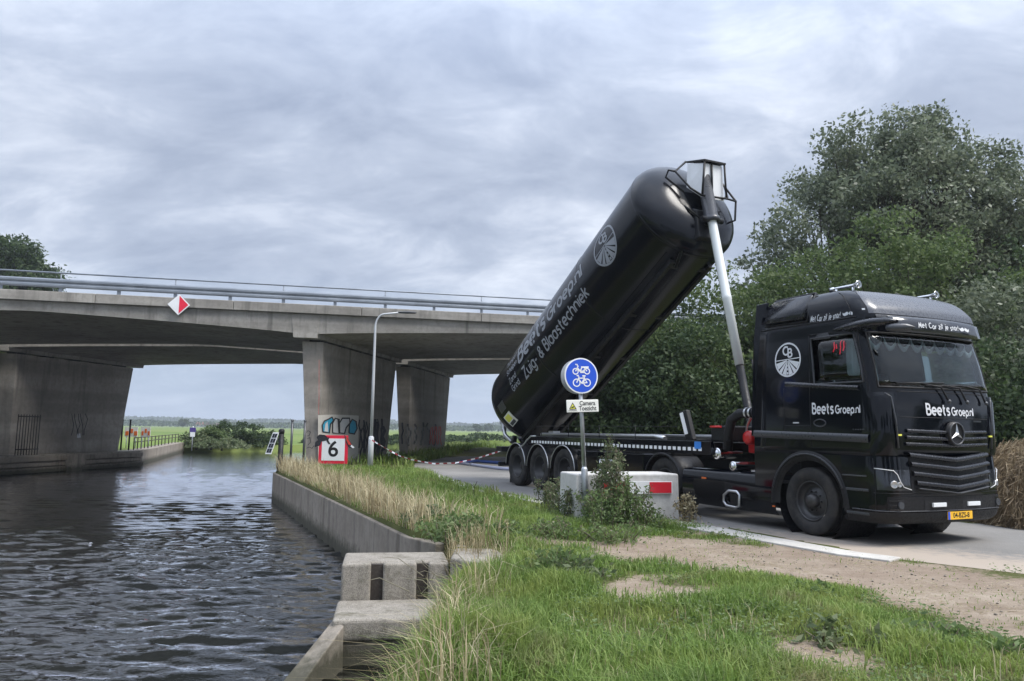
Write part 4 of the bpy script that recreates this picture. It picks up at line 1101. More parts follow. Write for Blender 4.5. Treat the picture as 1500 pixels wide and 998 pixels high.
mb = MB(); mb.tube([(-2.0, -1.02, 1.2), (-1.95, -1.03, 1.5), (-1.88, -1.03, 1.72), (-1.68, -1.02, 1.83), (-1.45, -1.0, 1.84), (-1.15, -.95, 1.82)], .085, 10); ho = mb.build('air_hose', MATS['plastic_black'], tractor)
for x in (-1.5, -1.4): 
    mb = MB(); mb.lathe([(-.02, .095), (.02, .095)], (x, -1.0, 1.84), (1, 0, 0), 14); mb.build('clamp', MATS['steel'], ho)
for k, (a, r) in enumerate(((1.62, .30), (1.55, .36), (1.50, .25))):
    mb = MB(); mb.tube([(-1.28-.04*k+r*(math.cos(t)-1)*.9, -.75+.12*k, a-.1+r*math.sin(t)) for t in np.linspace(.2, 3.6, 18)], .018, 6); mb.build('coil_line', MATS[('steel', 'machine_red', 'plastic_black')[k]], tractor)
mb = MB(); mb.box((-1.15, -1.1, 1.1), (-1.1, 1.1, 1.7)); mb.build('rear_plate', MATS['chassis_black'], tractor)
# air horns and roof beacon
for y in (-.86, .86):
    mb = MB(); mb.lathe([(-.42, .016), (-.3, .02), (-.05, .025), (.03, .04), (.06, .062), (.064, .063), (.05, .04)], (.66, y, 3.70), (1, 0, -.02), 16); hn = mb.build('air_horn', MATS['chrome'], tractor)
    mb = MB(); mb.lathe([(-.05, .0), (-.05, .035), (.02, .035), (.03, 0)], (.25, y, 3.70), (1, 0, 0), 12); mb.build('horn_motor', MATS['chrome'], hn)
    for x in (.32, .62):
        mb = MB(); mb.tube([(x, y, 3.55), (x, y, 3.70)], .018, 6); mb.build('horn_stand', MATS['chrome'], hn)
mb = MB(); mb.lathe([(0, .05), (.04, .045), (.06, 0)], (.68, .0, 3.60), (0, 0, 1), 12); mb.build('roof_beacon', MATS['plastic_black'], tractor)

# ------------------------------------------------------------------ the tipping tank trailer (same local frame)
trailer = thing('tank_trailer', 'black tipping silo trailer, its round tank raised on a long steel ram behind the cab', 'trailer', (TX, TY, .012), TPSI)
CB = MATS['chassis_black']
for s in (-1, 1):
    mb = MB(); mb.box((-11.3, s*.42-.05, .85), (-2.1, s*.42+.05, 1.14)); mb.build('chassis_beam', CB, trailer)
    mb = MB(); mb.prism([(-9.45, s*1.225, 1.10), (-9.55, s*1.225, 1.16), (-9.55, s*1.225, 1.2), (-9.30, s*1.225, 1.33), (-2.2, s*1.225, 1.33), (-2.2, s*1.225, 1.10)], (0, -s*.06, 0)); sr = mb.build('side_rail', BP, trailer)
    mb = MB(); mb.tube([(-9.98, s*1.24, 1.02), (-9.72, s*1.24, 1.10), (-9.58, s*1.24, 1.19), (-9.30, s*1.24, 1.335), (-9.0, s*1.24, 1.342)], .02, 6); mb.build('rail_edge', MATS['steel'], sr)
    mb = MB(); mb.box((-9.0, s*1.22-.02, 1.332), (-2.2, s*1.22+.02, 1.35)); mb.build('rail_lip', MATS['trim_grey'], sr)
    d0 = None
    for k in range(46):
        x = -9.22+k*.1495
        if d0 is None:
            mb = MB(); mb.box((-.045, -.003, -.032), (.045, .003, .032)); o = mb.build('reflector', MATS['white_paint'], sr); d0 = o.data
        else: o = link(bpy.data.objects.new('reflector', d0), sr)
        o.location = (x, s*1.229, 1.195)
    mb = MB(); mb.box((-2.64, min(s*1.226, s*1.236), 1.20), (-2.46, max(s*1.226, s*1.236), 1.345)); mb.build('blue_label', MATS['blue_sticker'], sr)
    mb = MB()
    for k in range(12):
        x = -9+k*.62; mb.box((x, min(s*.45, s*1.18), 1.06), (x+.07, max(s*.45, s*1.18), 1.12))
    mb.build('cross_member', CB, trailer)
    for x, wd in ((-6.95, .9),):
        mb = MB(); mb.box((x, min(s*1.2, s*.6), .45), (x+wd, max(s*1.2, s*.6), 1.05)); mb.build('tool_box', BP, trailer, bevel=.02)
    fr = [(-5.92, .42), (-5.28, .42), (-5.28, .86), (-5.92, .86)]
    mb = MB()
    for (a, b) in zip(fr, fr[1:]+fr[:1]): mb.tube([(a[0], s*1.2, a[1]), (b[0], s*1.2, b[1])], .03, 6)
    mb.build('white_side_frame', MATS['white_paint'], trailer)
    mb = MB(); mb.box((-5.3, min(s*1.16, s*.55), .5), (-4.35, max(s*1.16, s*.55), 1.05)); mb.build('side_locker', BP, trailer, bevel=.02)
    # trailer axles
    for k, x in enumerate((-10.21, -8.90, -7.59)):
        build_wheel(trailer, (x, s*1.03, .535), s, .535, .36, True)
        mb = MB(); P = []
        for rr, yy in ((.60, .78), (.61, 1.22), (.60, 1.235), (.585, 1.235)): P.append([Vector((x+rr*math.cos(a), s*yy, .535+rr*math.sin(a))) for a in np.linspace(R_(4), R_(176), 25)])
        mb.grid(P); mg = mb.build('mudguard', MATS['plastic_black'], trailer, solid=.008)
        mb = MB(); mb.tube([(x+.605*math.cos(a), s*1.242, .535+.605*math.sin(a)) for a in np.linspace(R_(3), R_(177), 25)], .013, 6); mb.build('edge_trim', MATS['steel'], mg)
for x in (-10.21, -8.90, -7.59):
    mb = MB(); mb.tube([(x, -.9, .535), (x, .9, .535)], .075, 10); mb.build('axle', CB, trailer)
mb = MB(); mb.box((-11.6, -1.2, .88), (-11.2, 1.2, 1.02)); mb.build('rear_beam', CB, trailer, bevel=.02)
mb = MB(); mb.box((-11.55, -1.15, .46), (-11.45, 1.15, .58)); mb.tube([(-11.5, -.5, .5), (-11.4, -.5, .95)], .04, 6); mb.tube([(-11.5, .5, .5), (-11.4, .5, .95)], .04, 6); mb.build('underrun_bar', CB, trailer)
for y in (-.9, .9):
    mb = MB(); mb.box((-11.63, y-.2, .9), (-11.59, y+.2, 1.0)); mb.build('tail_lamp', MATS['red_paint'], trailer)
mb = MB(); mb.box((-10.95, -1.05, .03), (-10.6, -.85, .26)); mb.prism([(-10.95, -1.05, .26), (-10.75, -1.05, .26), (-10.95, -1.05, .36)], (0, .2, 0)); mb.build('wheel_chock', MATS['plastic_black'], trailer)  # small black chock block on the ground behind the rear wheel
mb = MB(); mb.box((-2.9, -1.15, 1.14), (-2.2, 1.15, 1.32)); mb.build('front_bolster', CB, trailer, bevel=.02)
mb = MB(); mb.obox((-3.05, -1.05, 1.62), (.10, 0, .02), (0, .05, 0), (-.10, 0, .28)); mb.build('tank_rest', CB, trailer, bevel=.015)
mb = MB(); mb.obox((-3.10, -1.11, 1.66), (.045, 0, .01), (0, .006, 0), (-.075, 0, .2)); mb.build('rest_label', MATS['white_paint'], trailer)
mb = MB(); mb.box((-2.35, -1.1, 1.34), (-1.9, -.2, 1.62)); mb.build('valve_box', CB, trailer, bevel=.03)
mb = MB(); mb.tube([(-2.32, -1.12, 1.60), (-2.05, -1.12, 1.60)], .022, 6); mb.build('valve_handle', MATS['machine_red'], trailer)
for y in (-.95, .95):
    mb = MB(); mb.tube([(-9.2, y, 1.38), (-4.2, y, 1.40), (-3.9, y, 1.36)], .055, 10); mb.build('stowed_pipe', MATS['steel'], trailer)
for k in range(4):
    mb = MB(); x = -8.8+k*1.4; mb.tube([(x, -1.18, 1.33), (x, -1.18, 1.62)], .008, 5); mb.build('stake', CB, trailer)
mb = MB(); mb.tube([(-9.1, -1.18, 1.60), (-3.2, -1.18, 1.60)], .006, 5); mb.build('lashing_line', CB, trailer)
mb = MB(); mb.box((-8.85, -.95, 1.33), (-8.6, -.75, 1.48)); mb.build('pressure_gauge_box', MATS['steel'], trailer)

# ---- the tank, tipped about its rear pivot
TH = R_(28.5); PX, PZ, ZC, TR = -11.4, 1.15, 2.36, 1.26
tank_pivot = bpy.data.objects.new('tank', None); link(tank_pivot, trailer); tank_pivot.empty_display_size = .2
tank_pivot.location = (PX, 0, PZ); tank_pivot.rotation_euler = (0, -TH, 0)
def tk(x, y, z): return Vector((x-PX, y, z-PZ))
def tk_cyl(x, deg, r=TR): return tk(x, -r*math.cos(R_(deg)), ZC+r*math.sin(R_(deg)))
XR, XF, DR, DF = -11.7, -2.33, .55, .56
prof = []
for i in range(13):
    t = i/12*math.pi/2; prof.append((XR+DR-DR*math.cos(t)**1.0, max(1e-4, TR*math.sin(t)**.8)))
for x in np.linspace(XR+DR+.4, XF-DF-.1, 22): prof.append((x, TR))
for i in range(13):
    t = i/12*math.pi/2; prof.append((XF-DF+DF*math.sin(t), max(1e-4, TR*math.cos(t)**.94)))
mb = MB(); mb.lathe([(x-PX, r) for x, r in prof], (0, 0, ZC-PZ), (1, 0, 0), 96)
mb.build('tank_shell', MATS['tank_paint'], tank_pivot)
for x in (XR+DR+.02, -8.2, -5.6, XF-DF-.02):
    mb = MB(); mb.lathe([(-.035, TR-.004), (-.03, TR+.006), (.03, TR+.006), (.035, TR-.004)], tk(x, 0, ZC), (1, 0, 0), 96); mb.build('weld_band', MATS['tank_paint'], tank_pivot)
for s in (-1, 1):
    mb = MB(); mb.box((-11.2-PX, s*.5-.05, 1.12-PZ), (-3.2-PX, s*.5+.05, 1.3-PZ)); mb.build('support_beam', CB, tank_pivot)
    mb = MB(); d = -58
    P = [[(lambda p: Vector((p.x, p.y if s < 0 else -p.y, p.z)))(tk_cyl(x, dd, TR+o)) for x in np.linspace(-8.0, -3.1, 12)] for dd, o in ((-57, -.01), (-57.6, .015), (-58.6, .015), (-59.2, -.01))]
    mb.grid(P, smooth=False); mb.build('stiffener', MATS['tank_paint'], tank_pivot)
for k in range(5):
    x = -10.4+k*1.75; mb = MB(); mb.box((x-PX, -.5, 1.13-PZ), (x+.08-PX, .5, 1.35-PZ)); mb.build('saddle', CB, tank_pivot)
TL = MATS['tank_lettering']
def tank_map(x, s): # s = arc length above the side centreline
    return tuple(tk_cyl(x, math.degrees(s/TR), TR+.006))
arcl = lambda deg: R_(deg)*TR
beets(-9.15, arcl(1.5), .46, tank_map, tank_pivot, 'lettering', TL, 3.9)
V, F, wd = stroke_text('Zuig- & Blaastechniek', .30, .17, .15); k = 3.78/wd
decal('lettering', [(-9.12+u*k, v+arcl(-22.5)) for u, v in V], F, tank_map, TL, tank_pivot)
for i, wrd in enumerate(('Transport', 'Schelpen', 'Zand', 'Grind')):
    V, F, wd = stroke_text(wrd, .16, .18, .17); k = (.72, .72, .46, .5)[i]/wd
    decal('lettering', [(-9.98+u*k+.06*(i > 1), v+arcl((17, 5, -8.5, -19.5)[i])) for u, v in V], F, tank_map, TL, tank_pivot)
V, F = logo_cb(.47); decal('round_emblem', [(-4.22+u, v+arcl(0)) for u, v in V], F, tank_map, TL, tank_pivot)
def tank_quad(x0, x1, d0, d1, name, m, off=.008):
    mb = MB(); mb.grid([[tk_cyl(x0+(x1-x0)*i/3, d0+(d1-d0)*j/4, TR+off) for i in range(4)] for j in range(5)]); return mb.build(name, MATS[m], tank_pivot)
tank_quad(-10.98, -10.62, -25, -13, 'notice_plate', 'trim_grey')
q = tank_quad(-11.02, -10.62, -47, -30, 'hazard_label', 'cream_sign'); 
tank_quad(-10.98, -10.72, -40, -31.5, 'hazard_label', 'sticker_yellow', .012)
tank_quad(-10.98, -10.70, -46, -41.5, 'hazard_label', 'trim_grey', .012)
# discharge pipework on the rear end
mb = MB(); mb.tube([tk(-11.55, -.6, 2.3), tk(-11.78, -.75, 2.0), tk(-11.72, -.8, 1.55), tk(-11.5, -.75, 1.2)], [.05, .06, .06, .05], 8); mb.build('rear_pipe', MATS['steel'], tank_pivot)
mb = MB(); mb.lathe([(0, .75), (-.35, .35), (-.55, .16), (-.75, .16), (-.76, .22), (-.82, .22), (-.82, 0)], tk(-11.25, 0, 1.75), (1, 0, .25), 24); mb.build('discharge_cone', MATS['tank_paint'], tank_pivot)
mb = MB(); mb.tube([tk(-11.4, -.95, 2.9), tk(-11.85, -.55, 2.7), tk(-12.0, 0, 2.6), tk(-11.85, .55, 2.7), tk(-11.4, .95, 2.9)], .03, 6); mb.tube([tk(-12.0, 0, 2.6), tk(-12.05, 0, 1.4)], .035, 6); mb.build('rear_frame', CB, tank_pivot)
for z in (2.0, 1.75, 1.5):
    mb = MB(); mb.lathe([(-.03, .075), (.03, .075)], tk(-11.76, -.78, z), (0, 0, 1), 12); mb.build('pipe_flange', MATS['steel'], tank_pivot)
mb = MB(); mb.tube([tk(-11.9, -.4, 1.6), tk(-12.1, -.45, 1.15), tk(-12.2, -.5, .75), tk(-12.1, -.5, .3)], .08, 8); mb.build('drain_pipe', CB, tank_pivot)
# ram bracket cage and white housing on the front end
def T2(x, y, z): return tk(x, y, z)
def t_local(x, z):   # trailer-frame (x,z) to the tipped tank frame
    dx, dz = x-PX, z-PZ; c, s = math.cos(TH), math.sin(TH); return (c*dx+s*dz, -s*dx+c*dz)
def rp(x, y, z): a, b = t_local(x, z); return Vector((a, y, b))
mb = MB()
mb.hexa([rp(-4.0, -.28, 6.65), rp(-3.65, -.16, 6.35), rp(-3.65, .44, 6.35), rp(-4.0, .58, 6.65), rp(-4.05, -.2, 7.22), rp(-3.62, -.1, 7.10), rp(-3.62, .38, 7.10), rp(-4.05, .46, 7.22)])
mb.build('ram_housing', MATS['white_paint'], tank_pivot, bevel=.02)
mb = MB(); mb.hexa([rp(-4.1, -.2, 7.235), rp(-3.55, -.14, 7.12), rp(-3.55, .42, 7.12), rp(-4.1, .48, 7.235), rp(-4.1, -.2, 7.27), rp(-3.55, -.14, 7.155), rp(-3.55, .42, 7.155), rp(-4.1, .48, 7.27)]); mb.build('housing_lid', MATS['plastic_black'], tank_pivot)
cage = [[(-4.1, -.2, 7.26), (-4.05, -.52, 6.98), (-3.75, -.36, 6.55), (-3.6, -.2, 6.38)], [(-4.1, .38, 7.26), (-4.05, .80, 6.85), (-3.75, .62, 6.5), (-3.6, .34, 6.38)],
        [(-4.05, -.52, 6.98), (-4.15, -.62, 7.02), (-4.22, -.64, 6.88), (-3.9, -.42, 6.5)], [(-4.05, .80, 6.85), (-3.9, .98, 6.5), (-3.85, .9, 6.05), (-3.95, .78, 6.0)],
        [(-3.6, -.2, 6.38), (-3.55, .44, 6.38), (-3.9, .98, 6.5)], [(-3.58, -.12, 7.13), (-3.6, -.18, 6.38)], [(-3.58, .4, 7.13), (-3.58, .44, 6.38)], [(-3.6, 0.08, 7.14), (-3.6, .08, 6.38)],
        [(-3.95, .78, 6.0), (-3.85, .35, 6.2), (-3.8, .1, 6.4)], [(-4.3, -.7, 6.6), (-3.8, -.35, 6.1), (-3.7, -.15, 5.9)]]
mb = MB()
for pth in cage: mb.tube([rp(*p) for p in pth], .024, 6)
mb.build('protective_cage', CB, tank_pivot)
mb = MB(); mb.hexa([rp(-3.95, -.35, 5.35), rp(-3.62, -.25, 5.5), rp(-3.62, .2, 5.5), rp(-3.95, .3, 5.35), rp(-4.0, -.3, 6.25), rp(-3.75, -.22, 6.1), rp(-3.75, .2, 6.1), rp(-4.0, .3, 6.25)]); mb.build('ram_bracket', CB, tank_pivot, bevel=.02)
mb = MB(); mb.tube([rp(-4.15, -.55, 6.45), rp(-4.0, -.45, 6.1), rp(-3.85, -.42, 5.5), rp(-4.1, -.5, 4.9)], .035, 6); mb.build('tank_hose', CB, tank_pivot)
# telescopic ram
ra, rb = Vector((-2.42, 0, 1.25)), Vector((-3.80, 0, 6.98)); dr = (rb-ra).normalized(); Lr = (rb-ra).length
ram = bpy.data.objects.new('ram', None); link(ram, trailer); ram.empty_display_size = .1
mb = MB(); mb.lathe([(0, .078), (Lr*.272, .078), (Lr*.272, .07)], ra, dr, 20); mb.build('lower_stage', MATS['chassis_black'], ram)
mb = MB(); mb.lathe([(Lr*.27, .06), (Lr*.27, .088), (Lr*.50, .088), (Lr*.502, .096), (Lr*.515, .096), (Lr*.517, .092), (Lr*.83, .092)], ra, dr, 24); mb.build('polished_stage', MATS['ram_steel'], ram)
mb = MB(); mb.lathe([(Lr*.795, .12), (Lr*.795, .165), (Lr*.812, .165), (Lr*.814, .142), (Lr*.985, .142), (Lr*.985, .1)], ra, dr, 24); mb.build('outer_sleeve', MATS['trim_grey'], ram)
mb = MB(); mb.lathe([(Lr*.983, .138), (Lr*1.0, .138), (Lr*1.012, .1), (Lr*1.014, 0)], ra, dr, 24); mb.build('end_cap', MATS['cream_sign'], ram)
e = ra+dr*Lr*.805; mb = MB(); mb.tube([e+Vector((0, -.27, 0)), e+Vector((0, .27, 0))], .06, 10); mb.build('trunnion', CB, ram)
mb = MB(); mb.tube([(-2.35, .16, 1.3), (-2.50, .17, 2.2), (-2.62, .15, 2.9)], .018, 6); mb.build('hydraulic_line', CB, ram)

# ------------------------------------------------------------------ quays and the stop-log recess
def wall_poly(pts, z0, z1, th, lo=0.0):
    """wall following pts, thickness to the left-hand side of travel"""
    P = [Vector(p) for p in pts]; out = []
    for i, p in enumerate(P):
        a, c = P[max(i-1, 0)], P[min(i+1, len(P)-1)]; t = (c-a).normalized(); n = Vector((-t.y, t.x)); out.append(p+n*th)
    mb = MB(); n = len(P)
    V = [(p.x, p.y, z0) for p in P]+[(p.x, p.y, z0) for p in out]+[(p.x, p.y, z1) for p in P]+[(p.x, p.y, z1) for p in out]
    F = []
    for i in range(n-1):
        F += [(i, i+1, 2*n+i+1, 2*n+i), (n+i+1, n+i, 3*n+i, 3*n+i+1), (2*n+i, 2*n+i+1, 3*n+i+1, 3*n+i)]
    F += [(0, 2*n, 3*n, n), (n-1, 2*n-1, 4*n-1, 3*n-1)]
    return mb.add(V, F)
q1 = thing('quay_wall', 'long weathered concrete quay wall with straw-coloured grass on top', 'wall', (QA.x, QA.y, 0))
def rel(o, pts): return [(p[0]-o.location.x, p[1]-o.location.y) for p in pts]
qpts = [(-1.0, 10.55), (QB.x, QB.y)]+[tuple(QB+(QA-QB)*t) for t in (.25, .5, .75)]+[(-7.85, 25.5), (-8.05, 26.0), (-8.12, 26.6), (-8.35, 30.5), (-7.6, 36)]
wall_poly(rel(q1, qpts)[::-1], -1.7, -.06, .38).build('wall', MATS['old_concrete'], q1, bevel=.02)

rec = thing('stop_log_recess', 'stepped concrete abutment blocks with two dark slots at the water edge', 'abutment', (-1.97, 9.16, 0), math.atan2(.2, 1.23))
# local: x along the face, y back into the bank
mb = MB(); mb.box((0, .13, -1.7), (1.27, .82, -.10)); mb.build('upper_block', MATS['coping_concrete'], rec, bevel=.035, seg=3)
for a, b in ((0, .345), (.485, .885), (1.025, 1.27)):
    mb = MB(); mb.box((a+.001, 0, -1.7), (b-.001, .135, -.105)); mb.build('slot_cheek', MATS['coping_concrete'], rec, bevel=.03, seg=3)
for a, b in ((.345, .485), (.885, 1.025)):
    mb = MB(); mb.box((a, .06, -.56), (b, .128, -.125)); mb.build('slot_channel', MATS['wood_dark'], rec)
mb = MB(); mb.box((-.03, -.93, -.75), (1.35, -.002, -.515)); mb.build('lower_block', MATS['coping_concrete'], rec, bevel=.04, seg=3)
mb = MB(); mb.box((.0, -.89, -1.7), (1.35, -.05, -.752)); mb.build('lower_wall', MATS['old_concrete'], rec)
mb = MB(); mb.hexa([(-.02, -.80, -1.8), (.12, -1.0, -1.8), (-.62, -2.75, -1.8), (-.86, -2.66, -1.8), (-.04, -.80, -.56), (.10, -.98, -.56), (-.64, -2.75, -1.3), (-.88, -2.66, -1.3)]); mb.build('wing_wall', MATS['old_concrete'], rec, bevel=.015)
_c, _s = math.cos(-rec.rotation_euler.z), math.sin(-rec.rotation_euler.z)
def w2r(x, y, z): dx, dy = x+1.97, y-9.16; return (_c*dx-_s*dy, _s*dx+_c*dy, z)
mb = MB(); mb.prism([w2r(x, y, -.9) for x, y in ((-.70, 9.30), (-.36, 8.95), (.0, 9.25), (-.12, 9.85), (-.40, 10.42), (-.70, 10.36))], (0, 0, .87)); mb.build('return_wall', MATS['coping_concrete'], rec, bevel=.035, seg=3)

# left bank quay beyond the bridge
q2 = thing('quay_wall', 'low far quay wall with railing beyond the bridge pier', 'wall', (-23.4, 48.6, 0))
lp = [(-22.9, 40), (-23.4, 48.6), (-25.0, 54), (-27.6, 62), (-30.8, 72)]
wall_poly(rel(q2, lp), -1.7, -.12, 1.0).build('wall', MATS['old_concrete'], q2)
mb = MB(); R0 = rel(q2, lp); R1 = [(a-1.0, b) for a, b in R0]; R2 = [(a-6, b+2) for a, b in R0]; R3 = [(a-60, b+6) for a, b in R0]
mb.grid([[Vector((a, b, z)) for a, b in rr] for rr, z in ((R1, -.14), (R2, .45), (R3, .5))]); mb.build('grass_slope', MATS['polder_ground'], q2)
mb = MB()
rp_ = [Vector((a-.6, b, .02)) for a, b in R0[1:]]
for z in (.35, .62): mb.tube([p+Vector((0, 0, z)) for p in rp_], .03, 6)
rl = mb.build('railing', MATS['wood_dark'], q2)
for i in range(14):
    t = i/13*(len(rp_)-1); k = min(int(t), len(rp_)-2); p = rp_[k].lerp(rp_[k+1], t-k)
    mb = MB(); mb.tube([p+Vector((0, 0, -.2)), p+Vector((0, 0, .66))], .035, 6); mb.build('rail_post', MATS['wood_dark'], rl)

# ------------------------------------------------------------------ signs and street furniture
# red and white diamond on the fascia
p = br(-5.05, -.72, 6.03); fy = math.atan2(BD.y, BD.x)
ds = thing('navigation_sign', 'red and white diamond sign fixed to the bridge fascia', 'sign', p, fy)
mb = MB(); s = .40; mb.prism([(0, 0, -s), (s, 0, 0), (0, 0, s), (-s, 0, 0)], (0, .03, 0)); mb.build('plate', MATS['white_paint'], ds)
s = .34; mb = MB(); mb.prism([(.012, -.006, -s), (s, -.006, 0), (.012, -.006, s)], (0, .004, 0)); mb.build('red_half', MATS['sign_red'], ds)
mb = MB(); mb.box((-.03, .03, -.3), (.03, .2, .3)); mb.build('bracket', MATS['galvanised'], ds)
ts = thing('cable_bracket', 'pale steel angle bracket on the bridge edge beam', 'bracket', br(-11.75, -.71, 5.95), fy)
mb = MB(); mb.box((-.25, 0, -.03), (.3, .04, .05)); mb.box((-.25, 0, -.03), (-.18, .04, .5)); mb.build('bracket_arm', MATS['lamp_grey'], ts)

# lamp post
lp_ = thing('street_lamp', 'tall grey lamp post with curved arm standing before the bridge', 'street lamp', (-5.25, 28.7, 0))
mb = MB(); mb.tube([(0, 0, -.1), (0, 0, 1.15), (0, 0, 1.2)], [.105, .105, .06], 12); mb.build('base', MATS['lamp_grey'], lp_)
path = [(0, 0, 1.15), (0.0, 0, 3.3), (0, 0, 5.35)]+[(.35-.35*math.cos(a), 0, 5.35+.5*math.sin(a)) for a in np.linspace(.2, math.pi/2, 7)]+[(.9, 0, 5.92)]
mb = MB(); mb.tube(path, [.062, .056, .045]+[.038]*7+[.032], 12); mb.build('pole', MATS['lamp_grey'], lp_)
mb = MB(); P = []
for x, w, hh in ((.85, .02, .02), (.9, .07, .035), (1.2, .10, .045), (1.5, .085, .04), (1.56, .02, .015)): P.append([Vector((x, w*math.cos(a), 5.925+hh*math.sin(a))) for a in np.linspace(0, 2*math.pi, 13)])
mb.grid(P); mb.build('lamp_head', MATS['trim_grey'], lp_)

# '6' board
s6 = thing('navigation_sign', 'square white board with red border and black figure 6 on posts', 'sign', (-6.86, 29.55, 0), R_(2))
mb = MB(); mb.box((-.56, 0, .10), (.56, .03, 1.19)); mb.build('plate', MATS['sign_red'], s6, bevel=.01)
mb = MB(); mb.box((-.44, -.008, .22), (.44, -.0005, 1.07)); mb.build('white_field', MATS['white_paint'], s6)
V, F = font_mesh('6', .84, .012); decal('figure', [(u, v+.64) for u, v in V], F, lambda x, z: (x, -.012, z), MATS['ink_black'], s6)
for x in (-.4, .4):
    mb = MB(); mb.tube([(x, .06, -.2), (x, .06, 1.15)], .03, 8); mb.build('post', MATS['galvanised'], s6)
def blob(pts, name, m, y=-.015):
    V = [(a, b) for a, b in pts]; decal(name, V, [tuple(range(len(V)))], lambda x, z: (x, y, z), MATS[m], s6)
blob([(-.72, .72), (-.50, .80), (-.46, .95), (-.30, .98), (-.22, 1.10), (-.34, 1.2), (-.55, 1.22), (-.66, 1.12), (-.60, 1.0), (-.70, .92)], 'painted_mark', 'graffiti_dark')
blob([(-.28, .98), (-.2, .86), (-.1, .84), (-.2, 1.0), (-.16, 1.12), (-.26, 1.1)], 'painted_mark', 'graffiti_dark', -.017)
blob([(.40, 1.22), (.52, 1.12), (.66, .95), (.82, .70), (.60, .72), (.48, .92)], 'painted_mark', 'graffiti_dark', -.017)
blob([(.44, 1.2), (.56, 1.06), (.70, .84), (.58, .84), (.50, 1.0)], 'painted_mark', 'graffiti_red', -.020)
blob([(.70, .84), (.82, .74), (.76, .7), (.66, .78)], 'painted_mark', 'white_paint', -.022)

# graffiti on the pier flanks: flat paint on the concrete
nP = Vector((TD.y, -TD.x, 0))
def on_pier(px, py, D, root, off):
    d = ray(px, py); base = P0+BD*D; o = Vector((0, 0, EYE))
    t = nP.dot(base-o)/nP.dot(d); p = o+d*t
    k = p.z/4.9
    return p+nP*(.004+.022*max(0, k)+off)-Vector(root.location)
def pier_shape(pts, name, m, root, D=0.0, off=.004, mirror=False):
    mb = MB(); P = [on_pier(x, y, D, root, off) for x, y in pts]; mb.add(P, [tuple(range(len(P)))]); return mb.build(name, MATS[m], root)
def pier_stroke(pts, w, name, m, root, D=0.0, off=.010):
    V, F = [], []
    ribbon(pts, w, V, F); mb = MB(); mb.add([on_pier(x, y, D, root, off) for x, y in V], F); return mb.build(name, MATS[m], root)
Z = lambda x, y: (440+x/6.25, 580+y/6.25)
pier_shape([Z(158, 178), Z(300, 172), Z(430, 176), Z(530, 182), Z(528, 600), Z(330, 612), Z(160, 620)], 'paint_ground', 'graffiti_white', bridge1)
letters = [[(200, 330), (195, 270), (215, 230), (250, 215), (285, 195), (300, 225), (270, 260), (262, 340)], [(290, 340), (290, 250), (315, 205), (345, 215), (350, 345)], [(355, 340), (352, 250), (380, 205), (445, 205), (450, 250), (415, 290), (400, 345)], [(440, 340), (445, 260), (470, 215), (505, 235), (515, 300), (490, 350)]]
for i, L_ in enumerate(letters):
    pier_shape([Z(*p) for p in L_], 'painted_letter', 'graffiti_grey' if i in (1, 2) else 'graffiti_blue', bridge1, off=.008)
    pier_stroke([Z(*p) for p in L_+L_[:1]], 1.9, 'letter_outline', 'graffiti_dark', bridge1, off=.014)
pier_shape([Z(215, 325), Z(225, 255), Z(245, 235), Z(252, 330)], 'painted_letter', 'graffiti_grey', bridge1, off=.011)
rr = random.Random(4)
for i in range(15):
    x = 540+i*15.5; y0 = rr.uniform(200, 300); y1 = rr.uniform(470, 590)
    pier_stroke([Z(x+rr.uniform(-12, 12), y0+(y1-y0)*k/5+rr.uniform(-8, 8)) for k in range(6)], rr.uniform(1.6, 4.2), 'spray_stroke', 'graffiti_dark', bridge1, off=.010+.0004*i)
pier_stroke([Z(165, -330), Z(166, 0), Z(163, 170)], .4, 'rust_run', 'graffiti_red', bridge1, off=.006)
for i in range(9):
    x = 955+i*38; pts = [(x, 440), (x+8, 290+rr.uniform(-15, 15)), (x+20, 285), (x+26, 350), (x+14, 372), (x+30, 450)]
    pier_stroke([Z(*p) for p in pts], 1.1, 'faded_letter', 'graffiti_faded' if i < 6 else 'graffiti_red', bridge2, off=.012)
for i in range(6):
    x = 930+i*60; pier_stroke([Z(x+rr.uniform(-20, 20), 250+40*k+rr.uniform(-10, 10)) for k in range(6)], 2.6, 'spray_stroke', 'graffiti_dark', bridge2, off=.008)
for i in range(5):
    x = 105+i*5; pier_stroke([(x+rr.uniform(-3, 3), 606+8*k) for k in range(5)], .9, 'spray_stroke', 'graffiti_dark', bridge2, D=-19.5, off=.012)
pier_shape([(112, 636), (117, 635), (118, 641), (113, 642)], 'paint_spot', 'graffiti_grey', bridge2, D=-19.5, off=.012)
def nface(px, py): # near face of the near pier
    d = ray(px, py); n = Vector((-BD.y, BD.x, 0)); b = br(0, .06, 0); o = Vector((0, 0, EYE)); t = n.dot(b-o)/n.dot(d); p = o+d*t; return p-n*(.02+.02*p.z)-Vector(bridge1.location)
for pts in ([(449, 634), (451, 631), (455, 633), (453, 638), (450, 639)], [(450, 643), (454, 641), (455, 648), (451, 652)], [(449, 657), (453, 655), (457, 657), (460, 653)]):
    V, F = [], []; ribbon(pts, .8, V, F); mb = MB(); mb.add([nface(x, y) for x, y in V], F); mb.build('spray_stroke', MATS['graffiti_dark'], bridge1)

